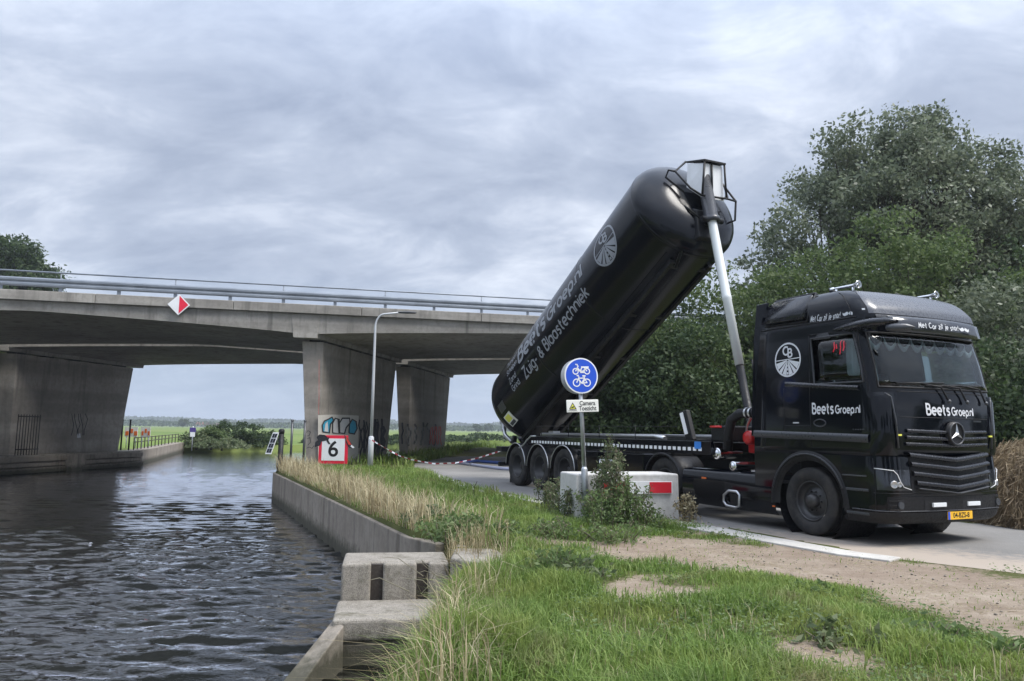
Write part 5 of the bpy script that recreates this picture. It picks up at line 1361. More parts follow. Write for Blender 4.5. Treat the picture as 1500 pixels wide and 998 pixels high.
# cycle path sign
cs = thing('traffic_sign', 'round blue moped and bicycle sign on a leaning grey pole', 'traffic sign', (1.30, 12.9, 0)); cs.rotation_euler = (R_(-1), R_(-3.0), 0)
mb = MB(); mb.tube([(0, 0, -.2), (0, 0, .86), (0, 0, .90)], [.055, .055, .038], 12); mb.build('base_sleeve', MATS['galvanised'], cs)
mb = MB(); mb.tube([(0, 0, .86), (0, 0, 2.72)], .036, 12); mb.build('pole', MATS['galvanised'], cs)
yw = R_(17); ex = Vector((math.cos(yw), math.sin(yw), 0)); en = Vector((math.sin(yw), -math.cos(yw), 0)); ez = Vector((0, 0, 1))
def sgn(u, v, d, zc=2.44): return Vector((0, 0, zc))+ex*u+ez*v+en*d
def sdisc(r, d0, d1, name, m, par=None):
    mb = MB(); mb.lathe([(d0, 0), (d0, r), (d1, r), (d1, 0)], sgn(0, 0, 0), en, 40, False); return mb.build(name, MATS[m], par or cs)
f0 = sdisc(.305, .05, .075, 'front_disc', 'white_paint'); sdisc(.283, .0752, .0775, 'blue_field', 'sign_blue', f0)
sdisc(.30, -.13, -.105, 'rear_disc', 'galvanised')
mb = MB(); mb.obox(sgn(0, 0, -.03), ex*.05, ez*.2, en*.085); mb.build('clamp', MATS['galvanised'], cs)
V, F = [], []
def ring(cx, cy, r, w=.018): ribbon(disc(cx, cy, r, r, 20), w, V, F, closed=True)
def seg(*pts, w=.018): ribbon(list(pts), w, V, F)
# moped (top)
ring(-.105, .075, .048); ring(.105, .075, .048)
seg((-.105, .075), (-.055, .165), (-.085, .195), w=.02); seg((-.105, .195), (-.06, .19)); seg((-.075, .14), (-.02, .075), (.04, .075), (.07, .11), w=.026); seg((.0, .145), (.14, .145), w=.028); seg((-.02, .075), (.01, .135), w=.02); seg((.105, .075), (.06, .135)); seg((-.02, .06), (.06, .06), w=.03)
# bicycle (bottom)
ring(-.095, -.12, .062); ring(.095, -.12, .062)
seg((-.095, -.12), (-.045, -.02), (-.075, -.0)); seg((-.058, -.05), (.0, -.13), (.05, -.04), (-.055, -.045)); seg((.0, -.13), (.095, -.12), (.05, -.04), (.045, -.01)); seg((.015, -.005), (.075, -.005), w=.022); seg((-.09, .0), (-.05, .005))
decal('cycle_symbols', V, F, lambda u, v: tuple(sgn(u, v, .081)), MATS['white_paint'], cs)
mb = MB(); mb.obox(sgn(.0, 1.925-2.44, .06), ex*.292, ez*.105, en*.012); pb = mb.build('text_plate', MATS['cream_sign'], cs, bevel=.008)
V, F = font_mesh('Camera', .105, .0015); V2, F2 = font_mesh('Toezicht', .105, .0015); n = len(V)
decal('plate_text', [(u*.86+.085, v+.042) for u, v in V]+[(u*.86+.085, v-.045) for u, v in V2], F+[tuple(i+n for i in f) for f in F2], lambda u, v: tuple(sgn(u, v+1.925-2.44, .075)), MATS['ink_black'], pb)
mb = MB(); mb.add([sgn(a, b+1.925-2.44, .0745) for a, b in ((-.245, -.05), (-.125, -.05), (-.185, .05))], [(0, 1, 2)]); mb.build('warning_triangle', MATS['sticker_yellow'], pb)
V, F = [], []; ribbon([(-.245, -.05), (-.125, -.05), (-.185, .05), (-.245, -.05)], .012, V, F); ribbon([(-.21, -.025), (-.16, -.012)], .022, V, F); ribbon([(-.27, -.075), (-.11, -.075)], .006, V, F)
decal('camera_icon', V, F, lambda u, v: tuple(sgn(u, v+1.925-2.44, .077)), MATS['ink_black'], pb)

# concrete block with red and white board
bw = math.atan2(.55, 1.88)
cbk = thing('concrete_block', 'pale concrete barrier block carrying a red and white board', 'barrier', (1.10, 12.88, 0), bw)
mb = MB(); mb.hexa([(0, 0, -.05), (1.96, 0, -.05), (1.96, .8, -.05), (0, .8, -.05), (.015, .015, .78), (1.945, .015, .78), (1.945, .785, .78), (.015, .785, .78)]); mb.build('block', MATS['block_concrete'], cbk, bevel=.03, seg=3)
mb = MB(); mb.box((.46, -.028, .44), (1.80, -.002, .655)); bo = mb.build('board', MATS['white_paint'], cbk, bevel=.004)
for a, b in ((.48, .9), (1.36, 1.78)):
    mb = MB(); mb.box((a, -.033, .455), (b, -.0285, .64)); mb.build('red_panel', MATS['red_paint'], bo)

# solar post on the quay corner, two thin poles, a stone
sp = thing('solar_post', 'black post with a small tilted solar panel on the quay corner', 'post', (-7.72, 25.65, 0))
mb = MB(); mb.tube([(0, 0, -.9), (0, 0, 1.25)], .085, 10); mb.build('post', MATS['plastic_black'], sp)
mb = MB(); mb.lathe([(0, .085), (.05, .1), (.13, .1), (.17, .06), (.18, 0)], (0, 0, 1.25), (0, 0, 1), 14); mb.build('lamp_cap', MATS['plastic_black'], sp)
c = Vector((-.26, -.12, .94)); a1 = Vector((.105, -.02, 0)); a2 = Vector((.10, .04, .36))
mb = MB(); mb.obox(c, a1, a1.cross(a2).normalized()*.012, a2); sf = mb.build('panel_frame', MATS['white_paint'], sp)
for i in range(2):
    for j in range(4):
        nrm = a1.cross(a2).normalized(); nrm = nrm if nrm.y < 0 else -nrm
        cc = c+a1*(-.42+.84*i)*1.0+a2*(-.69+.46*j)+nrm*.015; mb = MB(); mb.obox(cc, a1*.38, nrm*.003, a2*.2); mb.build('solar_cell', MATS['solar_cell'], sf)
mb = MB(); mb.tube([(-.1, 0, 1.1), c], .015, 6); mb.build('arm', MATS['galvanised'], sp)
for i, (x, y) in enumerate(((-8.22, 28.6), (-7.85, 29.0))):
    o = thing('mooring_pole', ('thin grey steel pole on the quay nearer the solar post', 'thin grey steel pole on the quay close against the bridge pier')[i], 'pole', (x, y, 0), group='thin poles on the quay edge')
    mb = MB(); mb.tube([(0, 0, -.3), (0, 0, 1.72)], .045, 8); mb.build('shaft', MATS['trim_grey'], o)
    mb = MB(); mb.lathe([(0, .055), (.06, .055), (.08, 0)], (0, 0, 1.70), (0, 0, 1), 10); mb.build('cap', MATS['trim_grey'], o)
st = thing('kerb_stone', 'small upright grey stone on the quay between the thin poles', 'stone', (-8.2, 28.7, 0), .4)
mb = MB(); mb.hexa([(-.16, -.1, -.1), (.2, -.1, -.1), (.2, .1, -.1), (-.16, .1, -.1), (-.12, -.06, .28), (-.02, -.06, .22), (-.02, .06, .22), (-.12, .06, .28)]); mb.build('stone', MATS['coping_concrete'], st, bevel=.02)

# barrier tape from lamp post to trailer
tp = thing('barrier_tape', 'red and white barrier tape sagging from the lamp post to the trailer', 'tape', (-5.25, 28.7, 0))
e0 = Vector((0, -.1, 1.12)); pts = [(541, 642.5, 28.6), (553, 650, 28.2), (565, 657, 27.8), (576, 663, 27.4), (585, 668, 27.1), (604.5, 674, 26.5), (636.6, 679.7, 25.6), (668.6, 678.4, 24.8), (700.7, 671, 24.0), (718.4, 665.5, 23.4), (738, 659, 22.6)]
P = [atY(*p)-Vector((-5.25, 28.7, 0)) for p in pts]
n = 60; dist = [0]
for a, b in zip(P[:-1], P[1:]): dist.append(dist[-1]+(b-a).length)
def at(t):
    s = t*dist[-1]; i = min(max(0, int(np.searchsorted(dist, s))-1), len(P)-2); return P[i].lerp(P[i+1], (s-dist[i])/(dist[i+1]-dist[i]))
for i in range(40):
    a, b = at(i/40), at((i+1)/40); tw = Vector((.010*math.sin(i), .014*math.cos(i*.7), .021)); mb = MB()
    mb.add([a-tw, b-tw, b+tw, a+tw], [(0, 1, 2, 3)]); mb.build('tape_stripe', MATS['white_paint' if i % 2 == 0 else 'shaded_tape_red'], tp, solid=.002)
# hoses behind the trailer
for nm, lab, m, pts, r in (('suction_hose', 'dark blue hose lying across the road behind the trailer', 'blue_hose', [(676, 679, 0), (700, 678, 0), (730, 680.5, 0), (752, 683, 0), (775, 686, 0)], .07), ('suction_hose', 'pale grey hose lying in front of the blue hose on the road', 'pale_hose', [(668, 680, 0), (690, 683, 0), (715, 686.5, 0), (735, 689, 0), (755, 690, 0), (775, 689, 0)], .06)):
    W = [gnd(a, b)+Vector((0, 0, r)) for a, b, _ in pts]; o = thing(nm, lab, 'hose', W[0])
    mb = MB(); mb.tube([w-W[0] for w in W], r, 10); mb.build('hose', MATS[m], o)
    for w in (W[1], W[-2]):
        d = (W[1]-W[0]).normalized(); mb = MB(); mb.lathe([(-.06, r+.02), (.06, r+.02)], w-W[0], d, 12); mb.build('coupling', MATS['steel'], o)
sk = thing('dry_stick', 'small dark broken stick poking up at the road edge', 'stick', gnd(693, 722))
mb = MB(); mb.tube([(0, 0, -.05), (.03, 0, .12), (.09, .02, .27)], [.018, .014, .006], 5); mb.tube([(.03, 0, .12), (-.06, 0, .2)], [.01, .004], 5); mb.build('twig', MATS['bark'], sk)

# far left bank: barrier boards, poles, sign
for i, (px, w) in enumerate(((191, .85), (212, .62))):
    p = atY(px, 648, 50); o = thing('barrier_board', ('wide', 'narrow')[i]+' red and white barrier board on the far quay', 'barrier', (p.x, p.y, p.z))
    mb = MB(); mb.box((-w/2, 0, .35), (w/2, .04, .98)); mb.build('board', MATS['white_paint'], o)
    for k in range(3):
        mb = MB(); a = -w/2+.06+k*w/3; mb.box((a, -.02, .45+.15*(k % 2)), (a+w/3-.08, -.002, .72+.15*(k % 2))); mb.build('red_panel', MATS['orange_paint'], o)
    for x in (-w*.35, w*.35):
        mb = MB(); mb.tube([(x, .05, -.4), (x, .05, .4)], .03, 6); mb.build('leg', MATS['galvanised'], o)
for i, px in enumerate((177, 188.5)):
    p = atY(px, 655, 47.5); o = thing('fence_pole', ('dark pole touching the edge of the far left pier', 'dark pole standing free between far left pier and barrier boards')[i], 'pole', (p.x, p.y, -.1), group='poles at the far pier')
    mb = MB(); mb.tube([(0, 0, 0), (0, 0, 1.85)], .05, 6); mb.tube([(0, 0, 1.82), (0, 0, 1.9)], .06, 6); mb.build('shaft', MATS['plastic_black'], o)
p = atY(281.5, 640, 66); o = thing('bank_sign', 'small purple and white sign on the far bank beside the bushes', 'sign', (p.x, p.y, p.z))
mb = MB(); mb.box((-.26, 0, .4), (.26, .05, .8)); mb.build('purple_panel', MATS['sign_purple'], o)
mb = MB(); mb.box((-.2, 0, -.0), (.2, .05, .4)); mb.build('white_panel', MATS['white_paint'], o)
mb = MB(); mb.tube([(0, .06, -1.2), (0, .06, .9)], .05, 6); mb.build('post', MATS['galvanised'], o)
fn = thing('steel_fence', 'dark blue-grey bar fence panel at the far left pier', 'fence', br(-18.6, 11.0, -.1), math.atan2(TD.y, TD.x))
mb = MB(); mb.tube([(0, 0, 1.9), (1.4, 0, 1.9)], .03, 6); mb.tube([(0, 0, .3), (1.4, 0, .3)], .03, 6); mb.build('rail', MATS['plastic_black'], fn)
for i in range(9):
    mb = MB(); mb.tube([(i*.17, 0, 0), (i*.17, 0, 2.0)], .022, 5); mb.build('bar', MATS['plastic_black'], fn)

# far houses
def house(px, Y, w, d, hh, roof, label, wallm='house_white'):
    p = atY(px, 630, Y); o = thing('farmhouse', label, 'house', (p.x, Y, -.4))
    mb = MB(); mb.box((-w/2, -d/2, 0), (w/2, d/2, hh)); mb.build('wall', MATS[wallm], o)
    mb = MB(); mb.prism([(-w/2-.3, -d/2-.4, hh), (-w/2-.3, d/2+.4, hh), (-w/2-.3, 0, hh+roof)], (w+.6, 0, 0)); mb.build('roof', MATS['roof_red'], o)
    for k in range(3):
        x = -w*.32+k*w*.32; mb = MB(); mb.box((x-.5, -d/2-.05, .9), (x+.5, -d/2+.02, 2.1)); mb.build('window', MATS['solar_cell'], o)
house(297, 800, 12, 8, 2.6, 3.0, 'distant farmhouse with red roof beside its long barn')
house(314, 820, 16, 9, 2.4, 2.6, 'distant long low barn with red roof')
house(437, 1000, 9, 8, 3.4, 3.0, 'distant pale house beyond the thin poles')

# ------------------------------------------------------------------ vegetation
def leaf_mat(name, c0, c1, c2, trans=.35, rough=.55):
    m = bpy.data.materials.new(name); m.use_nodes = True; nt = m.node_tree; b = nt.nodes['Principled BSDF']; L = nt.links.new
    g = nt.nodes.new('ShaderNodeNewGeometry')
    v = coords(nt); n = tex(nt, v, .55, 3, .5)
    ad = nt.nodes.new('ShaderNodeMath'); ad.operation = 'ADD'
    L(maprange(nt, n, .3, .7, -.3, .3), ad.inputs[0]); L(g.outputs['Random Per Island'], ad.inputs[1])
    col = ramp(nt, ad.outputs[0], [(.0, c0), (.5, c1), (1., c2)])
    L(col, b.inputs['Base Color']); b.inputs['Roughness'].default_value = rough; b.inputs['Specular IOR Level'].default_value = .3
    tr = nt.nodes.new('ShaderNodeBsdfTranslucent'); L(col, tr.inputs[0])
    mx = nt.nodes.new('ShaderNodeMixShader'); mx.inputs[0].default_value = trans
    L(b.outputs[0], mx.inputs[1]); L(tr.outputs[0], mx.inputs[2]); L(mx.outputs[0], nt.nodes['Material Output'].inputs[0])
    MATS[name] = m; return m
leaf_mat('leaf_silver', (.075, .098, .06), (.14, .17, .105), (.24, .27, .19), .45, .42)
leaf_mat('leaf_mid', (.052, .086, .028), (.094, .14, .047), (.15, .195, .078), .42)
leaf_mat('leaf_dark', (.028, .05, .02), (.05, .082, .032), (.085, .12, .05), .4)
leaf_mat('leaf_weed', (.07, .10, .045), (.125, .165, .075), (.2, .22, .125), .4)
leaf_mat('leaf_herb', (.085, .135, .045), (.145, .215, .075), (.22, .28, .13), .45)
leaf_mat('leaf_far', (.035, .06, .022), (.055, .085, .03), (.08, .11, .04), .2)
leaf_mat('grass_green', (.105, .175, .032), (.175, .275, .06), (.28, .36, .11), .45)
def vary_grass():
    m = MATS['grass_green']; nt = m.node_tree; b = nt.nodes['Principled BSDF']; L = nt.links.new
    src = b.inputs['Base Color'].links[0].from_socket; v = coords(nt)
    n1 = tex(nt, v, .9, 5, .6); n2 = tex(nt, v, 3.2, 4, .6)
    c = mix(nt, maprange(nt, n1, .48, .62, 0, .7), src, (.25, .29, .075)); c = mix(nt, maprange(nt, n2, .56, .68, 0, .6), c, (.085, .14, .05)); c = mix(nt, maprange(nt, tex(nt, v, 1.6, 4, .6), .56, .68, 0, .7), c, (.28, .24, .13))
    L(c, b.inputs['Base Color'])
    for n in nt.nodes:
        if n.type == 'BSDF_TRANSLUCENT': L(c, n.inputs[0])
vary_grass()
leaf_mat('grass_dry', (.24, .19, .10), (.40, .335, .20), (.56, .50, .33), .35)
leaf_mat('straw', (.15, .105, .06), (.26, .195, .115), (.38, .31, .20), .25)
leaf_mat('seed_brown', (.10, .085, .05), (.17, .15, .10), (.26, .24, .17), .3)

def leaf_quads(P, size, r, aspect=.55, vert=0.0):
    n = len(P)
    a = r.normal(size=(n, 3)); a[:, 2] *= (1-vert); a /= np.linalg.norm(a, axis=1)[:, None]+1e-9
    b = r.normal(size=(n, 3)); b -= a*(a*b).sum(1)[:, None]; b /= np.linalg.norm(b, axis=1)[:, None]+1e-9
    s = size*r.uniform(.45, 1.5, n)[:, None]
    V = np.stack([P-a*s*.5, P+b*s*aspect*.5, P+a*s*.5, P-b*s*aspect*.5], 1).reshape(-1, 3)
    return V, np.arange(4*n).reshape(n, 4)
def clump_cloud(lobes, ncl, nleaf, spread, r, shell=.55, gap=.25):
    C = []
    vol = np.array([l[3]*l[4]*l[5] for l in lobes])**.75; cnt = np.maximum(3, (ncl*vol/vol.sum())).astype(int)
    for l, c in zip(lobes, cnt):
        d = r.normal(size=(c, 3)); d /= np.linalg.norm(d, axis=1)[:, None]
        rad = r.random(c)**(1/3); rad = shell+(1-shell)*rad
        rad *= 1+np.clip(.12*r.normal(size=c), -.3, .16)
        p = np.array(l[:3])+d*rad[:, None]*np.array(l[3:6])
        C.append(p)
    C = np.concatenate(C)
    keep = fbm(C[:, 0]+C[:, 2]*.7+5, C[:, 1]-C[:, 2]*.5+9, .55, 2) > gap*r.uniform(.9, 1.5, len(C))
    C = C[keep]
    sp = spread*r.uniform(.55, 1.5, len(C))
    k = np.maximum(4, (nleaf*r.uniform(.7, 1.3, len(C))*(sp/spread)**1.6)).astype(int)
    rep = np.repeat(np.arange(len(C)), k); m = len(rep)
    d = r.normal(size=(m, 3)); d /= np.linalg.norm(d, axis=1)[:, None]
    d *= (r.random(m)**.45)[:, None]*(1+.25*np.sin(d[:, 0]*4+rep)*np.cos(d[:, 1]*5+d[:, 2]*3+rep))[:, None]
    P = C[rep]+d*sp[rep][:, None]*1.55*np.array([1, 1, .7])
    return C, P
def build_tree(name, label, cat, loc, lobes, ncl, nleaf, spread, size, mat, seed, trunk_r=.2, forks=1, fork_z=.3, nbranch=60, group=None, shell=.5, gap=.25, part='crown', zmin=.05, aspect=.55):
    r = np.random.default_rng(seed)
    root = thing(name, label, cat, loc, 0, group)
    C, P = clump_cloud(lobes, ncl, nleaf, spread, r, shell, gap)
    P = P[P[:, 2] > zmin]
    V, F = leaf_quads(P, size, r, aspect)
    mesh_np(part, V, F, MATS[mat], root)
    mb = MB()
    top = max(l[2] for l in lobes)
    stems = []
    for k in range(forks):
        a = 2*math.pi*k/forks+r.random(); rad = .0 if forks == 1 else .35
        lean = Vector((math.cos(a), math.sin(a), 0))*(top*.18 if forks > 1 else .0)
        b0 = Vector((math.cos(a), math.sin(a), 0))*rad*trunk_r*2
        top = top*.8 if k == 0 else top
        pth = [b0+Vector((0, 0, -.2)), b0+lean*.3+Vector((r.normal()*.08, r.normal()*.08, top*.3)), b0+lean*.8+Vector((r.normal()*.15, r.normal()*.15, top*.65)), b0+lean*1.2+Vector((r.normal()*.2, r.normal()*.2, top*.92))]
        stems.append(pth); mb.tube(pth, [trunk_r, trunk_r*.75, trunk_r*.45, trunk_r*.12], 8)
    mb.build('trunk', MATS['bark'], root)
    if nbranch:
        mb = MB(); ids = r.choice(len(C), min(nbranch, len(C)), replace=False)
        for i in ids:
            c = Vector(C[i]); s = min(stems, key=lambda s: (s[2]-c).length)
            t = min(1, max(0.02, fork_z+(1-fork_z)*(c.z/top)*.75*r.uniform(.5, 1.0)))
            q = t*3; j = min(int(q), 2); a = s[j].lerp(s[j+1], q-j)
            if a.z > c.z: a = s[1].lerp(s[2], r.random()*.3)
            m1 = a.lerp(c, .45)+Vector((r.normal(), r.normal(), abs(r.normal())))*.07*(c-a).length
            rb = trunk_r*.28*r.uniform(.5, 1.1); mb.tube([a, m1, c], [rb, rb*.55, rb*.15], 5, cap=False)
        mb.build('limbs', MATS['bark'], root)
    return root

# big pale tree behind the truck
def L_(px, py, Y, rx, ry, rz, base): p = atY(px, py, Y); return (p.x-base[0], p.y-base[1], p.z-base[2], rx, ry, rz)
b = (16.2, 33.0, 0)
lob = [L_(1330, 240, 33, 3.0, 3, 2.0, b), L_(1255, 250, 33, 2.3, 2.4, 1.7, b), L_(1400, 268, 33, 2.6, 2.6, 2.0, b), L_(1320, 300, 32, 4.0, 3.2, 2.2, b), L_(1455, 320, 33, 2.6, 2.6, 2.2, b), L_(1185, 330, 32.5, 2.1, 2.2, 1.7, b), L_(1150, 385, 32.5, 1.9, 2.2, 1.6, b), L_(1250, 375, 31.5, 2.8, 2.6, 1.8, b), L_(1420, 400, 33, 3.2, 2.6, 2.2, b), L_(1500, 380, 34, 3.0, 3, 2.8, b), L_(1115, 420, 32, 1.0, 1.4, 1.1, b), L_(1330, 205, 33, 1.5, 1.5, 1.0, b), L_(1210, 290, 33, 1.3, 1.3, 1.2, b), L_(1560, 330, 35, 3, 3, 2.6, b)]
build_tree('poplar_tree', 'tall broad grey-green tree, highest behind the truck cab', 'tree', b, lob, 560, 190, .5, .185, 'leaf_silver', 3, .24, 6, .12, 420, shell=.45, gap=.345)
# belt of bushes and trees behind trailer and cab, each its own
belt = [
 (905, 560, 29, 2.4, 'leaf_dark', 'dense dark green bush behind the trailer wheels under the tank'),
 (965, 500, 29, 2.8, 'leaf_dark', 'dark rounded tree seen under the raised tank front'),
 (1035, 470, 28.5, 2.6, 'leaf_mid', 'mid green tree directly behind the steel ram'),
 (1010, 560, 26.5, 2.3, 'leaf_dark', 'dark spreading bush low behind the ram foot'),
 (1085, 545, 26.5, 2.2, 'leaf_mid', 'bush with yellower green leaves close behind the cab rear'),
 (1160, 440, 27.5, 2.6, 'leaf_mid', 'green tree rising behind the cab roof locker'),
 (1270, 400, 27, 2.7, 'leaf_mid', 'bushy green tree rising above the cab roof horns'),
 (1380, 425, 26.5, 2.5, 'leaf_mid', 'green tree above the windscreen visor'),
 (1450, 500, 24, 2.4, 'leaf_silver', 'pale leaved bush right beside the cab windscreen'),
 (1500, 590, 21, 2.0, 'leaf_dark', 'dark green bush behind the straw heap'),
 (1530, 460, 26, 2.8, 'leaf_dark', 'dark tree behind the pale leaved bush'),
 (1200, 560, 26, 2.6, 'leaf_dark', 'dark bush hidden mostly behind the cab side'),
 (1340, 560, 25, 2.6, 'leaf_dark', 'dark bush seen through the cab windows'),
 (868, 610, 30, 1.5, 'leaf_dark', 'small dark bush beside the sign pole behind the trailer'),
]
for i, (px, py, Y, rad, mt, lab) in enumerate(belt):
    p = atY(px, py, Y); r = random.Random(100+i); H = p.z
    lob = [(0, 0, H, rad, rad*.9, rad*.75)]
    for k in range(7):
        a = r.uniform(0, 6.28); zz = r.uniform(.25, 1.0); lob.append((rad*.75*math.cos(a), rad*.6*math.sin(a), max(.8, H*zz+r.uniform(-.3, .5)), rad*r.uniform(.45, .75), rad*.6, rad*r.uniform(.4, .65)))
    lob.append((0, 0, max(.9, H*.45), rad*1.05, rad*.9, max(1.0, H*.45)))
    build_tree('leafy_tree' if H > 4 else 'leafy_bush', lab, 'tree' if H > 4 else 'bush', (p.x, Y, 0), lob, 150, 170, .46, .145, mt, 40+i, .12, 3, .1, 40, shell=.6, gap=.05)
# tree above the bridge at the far left
p = atY(5, 395, 78); b = (p.x, 78, -.3); hz = p.z
build_tree('round_tree', 'dark round tree showing above the bridge railing', 'tree', b, [(0, 0, hz, 4.6, 4.5, 3.6), (2.6, 0, hz-1.2, 2.6, 3, 2.4), (-3.5, 0, hz-.5, 4, 4, 3.4), (0, 0, hz-4.5, 5, 5, 4)], 620, 90, .65, .36, 'leaf_dark', 77, .45, 2, .2, 50, shell=.45, gap=.12)
# bushes on the far bank, seen through the bridge opening
for i, (px, py, Y, rx, rz, mt, lab) in enumerate(((288, 646, 72, 1.3, .9, 'leaf_weed', 'low pale green bush on the far bank beside the sign'), (310, 643, 73, 1.5, 1.1, 'leaf_mid', 'mid green bush on the far bank next to the pale bush'), (338, 638, 75, 1.9, 1.5, 'leaf_dark', 'large dark bush in the middle of the far bank'), (368, 640, 76, 1.8, 1.6, 'leaf_dark', 'dark green bush at the right end of the far bank clump'), (392, 648, 78, 1.4, .9, 'leaf_mid', 'small bush on the far bank behind the solar post'), (462, 650, 88, 1.4, 1.2, 'leaf_dark', 'dark bush beyond the near pier edge on the far bank'), (325, 652, 71, 2.2, .6, 'leaf_weed', 'long low reeds fringing the far bank water'))):
    p = atY(px, py, Y); build_tree('bank_bush', lab, 'bush', (p.x, Y, -.6), [(0, 0, p.z+.6, rx, rx*.8, rz), (rx*.5, 0, (p.z+.6)*.6, rx*.8, rx*.7, rz*.8), (-rx*.6, 0, (p.z+.6)*.55, rx*.7, rx*.7, rz*.7)], 110, 44, .22, .2, mt, 300+i, .06, 2, .1, 8, shell=.4, gap=.05)
# reeds and far hedges: strips of leaves, uncountable
def leafy_strip(name, label, cat, pts, n, h, size, mat, seed, z0=-.5, width=3):
    r = np.random.default_rng(seed); pts = np.array(pts, float)
    t = r.random(n)*(len(pts)-1); k = np.minimum(t.astype(int), len(pts)-2); f = (t-k)[:, None]
    B = pts[k]*(1-f)+pts[k+1]*f
    hv = h*(.35+.9*fbm(B[:, 0], B[:, 1], 4/max(1, np.ptp(pts[:, 0]))*3+.05, 4))
    P = np.stack([B[:, 0]+r.normal(size=n)*width*.5, B[:, 1]+r.normal(size=n)*width, z0+hv*r.random(n)**.7], 1)
    V, F = leaf_quads(P, size, r, .7); o = mesh_np(name, V, F, MATS[mat]); tag(o, label, cat, kind='stuff'); return o
leafy_strip('reed_fringe', 'dark reeds and scrub lining the far water edge', 'reeds', [(-17.5, 88), (-12, 107), (-5.5, 133), (14, 141), (40, 151)], 6000, 1.3, .45, 'leaf_dark', 8, -.5, .9)
leafy_strip('reed_fringe', 'green reeds along the edge of the bank behind the second pier', 'reeds', [(-6.6, 44), (-4.8, 53), (-3.4, 58), (0, 61.5), (6, 63.5)], 2500, .5, .2, 'leaf_weed', 9, -.7, .35)
def far_wood(Y, x0, x1, h, n, seed, name='far_wood'):
    r = np.random.default_rng(seed); xs = r.uniform(x0, x1, n)
    hh = h*(.45+.75*fbm(xs+seed*100, xs*0+3, .008, 4)+.25*(vnoise(xs, xs*0+seed, .05)-.5))
    ys = Y+r.normal(size=n)*25; P = np.stack([xs, ys, -.4+hh*r.random(n)**.6], 1)
    V, F = leaf_quads(P, h*.33, r, .8); o = mesh_np(name, V, F, MATS['leaf_far']); tag(o, ('low woodland belt on the far side of the meadows', 'most distant line of woods along the horizon')[seed % 2], 'woodland', kind='stuff')
far_wood(820, -620, 260, 7.5, 16000, 20); far_wood(1500, -1200, 500, 17, 16000, 21)
house(452, 1100, 14, 9, 3.5, 4, 'farther small house near the woodland belt')
# scattered single field trees
for i, (px, Y, hh) in enumerate(((268, 600, 7), (330, 640, 8), (700, 560, 6), (715, 620, 7))):
    p = atY(px, 622, Y); build_tree('field_tree', ('field tree left of the distant farm', 'field tree right of the distant barn', 'field tree beyond the far pier', 'field tree farther beyond the far pier')[i], 'tree', (p.x, Y, -.4), [(0, 0, hh*.6, hh*.45, hh*.45, hh*.38)], 40, 40, .8, .9, 'leaf_far', 500+i, .3, 1, .3, 0, shell=.3)

# ---- grass
def ok_ground(x, y, margin=.0):
    return (x > xleft(y)+.005) & ~inpoly(x, y, ROAD)
def blades(name, label, X, Y, H, W, mat, seed, lean=.35, cat='grass', Z=None, parent=None, kind=True, flat=0.0):
    r = np.random.default_rng(seed); n = len(X)
    Z = ground_z(X, Y)-.01 if Z is None else Z
    B = np.stack([X, Y, Z], 1)
    a = r.uniform(0, 2*np.pi, n); d = np.stack([np.cos(a), np.sin(a), np.zeros(n)], 1); s = np.stack([-d[:, 1], d[:, 0], np.zeros(n)], 1)
    l = (np.abs(r.normal(size=n))*lean+.1)[:, None]; Hc = H[:, None]; Wc = W[:, None]
    upv = np.array([0, 0, 1.])
    m = B+d*l*Hc*.35+upv*Hc*.6; t = B+d*l*Hc*1.15+upv*Hc*(1-.28*np.clip(l, 0, 1.4))
    if flat: m = B+d*Hc*.5+upv*(.006+.1*flat*Hc); t = B+d*Hc+upv*.008; B = B+upv*.012
    V = np.stack([B-s*Wc*.5, B+s*Wc*.5, m-s*Wc*.42, m+s*Wc*.42, t], 1).reshape(-1, 3)
    i = np.arange(n)[:, None]*5
    o = mesh_np(name, V, [i+np.array([[0, 1, 3, 2]]), i+np.array([[2, 3, 4]])], MATS[mat], parent)
    if kind: tag(o, label, cat, kind='stuff')
    return o
def sample(n, x0, x1, y0, y1, r): return r.uniform(x0, x1, n), r.uniform(y0, y1, n)
r = np.random.default_rng(1)
def grass_field(x0, x1, y0, y1, n, h0, w0, seed, name, label):
    r = np.random.default_rng(seed); X, Y = sample(n, x0, x1, y0, y1, r)
    D = dirt_mask(X, Y)
    k = ok_ground(X, Y) & (r.random(n) > np.minimum(D*1.3, .955)) & ~((Y > 8.3) & (Y < 10.5) & (X < -.25+.3*r.random(n)+(9.3-Y)*.12))
    # thinner in places, so soil shows
    k &= r.random(n) < .0+1.4*fbm(X+7, Y+2, 1.9, 3)
    # nothing grows through the block
    bx, by = X-1.10, Y-12.88; u = bx*math.cos(bw)+by*math.sin(bw); v = -bx*math.sin(bw)+by*math.cos(bw)
    k &= ~((u > -.02) & (u < 1.98) & (v > -.02) & (v < .82))
    X, Y, D = X[k], Y[k], D[k]; m = len(X)
    tall = np.clip(1.1-(X+.2)*.2, .3, 1.15)*np.clip(.1+1.6*fbm(X, Y, 1.5, 3), .3, 1.6)*(1-.5*D)
    H = h0*tall*r.uniform(.5, 1.4, m); W = w0*r.uniform(.6, 1.3, m)
    blades(name, label, X, Y, H, W, 'grass_green', seed+1, .5)
grass_field(-1.3, 7.2, 3.4, 7.6, 150000, .185, .009, 21, 'grass', 'lush green foreground grass beside the sandy track')
grass_field(-1.2, 5.0, 7.6, 13.5, 90000, .16, .011, 23, 'grass', 'green grass around the sign and concrete block')
grass_field(-7.6, 3.2, 11, 29, 80000, .14, .018, 25, 'grass', 'green verge between quay wall and road')
grass_field(-7, 8, 31, 60, 26000, .35, .05, 27, 'grass', 'grass bank under and behind the bridge')
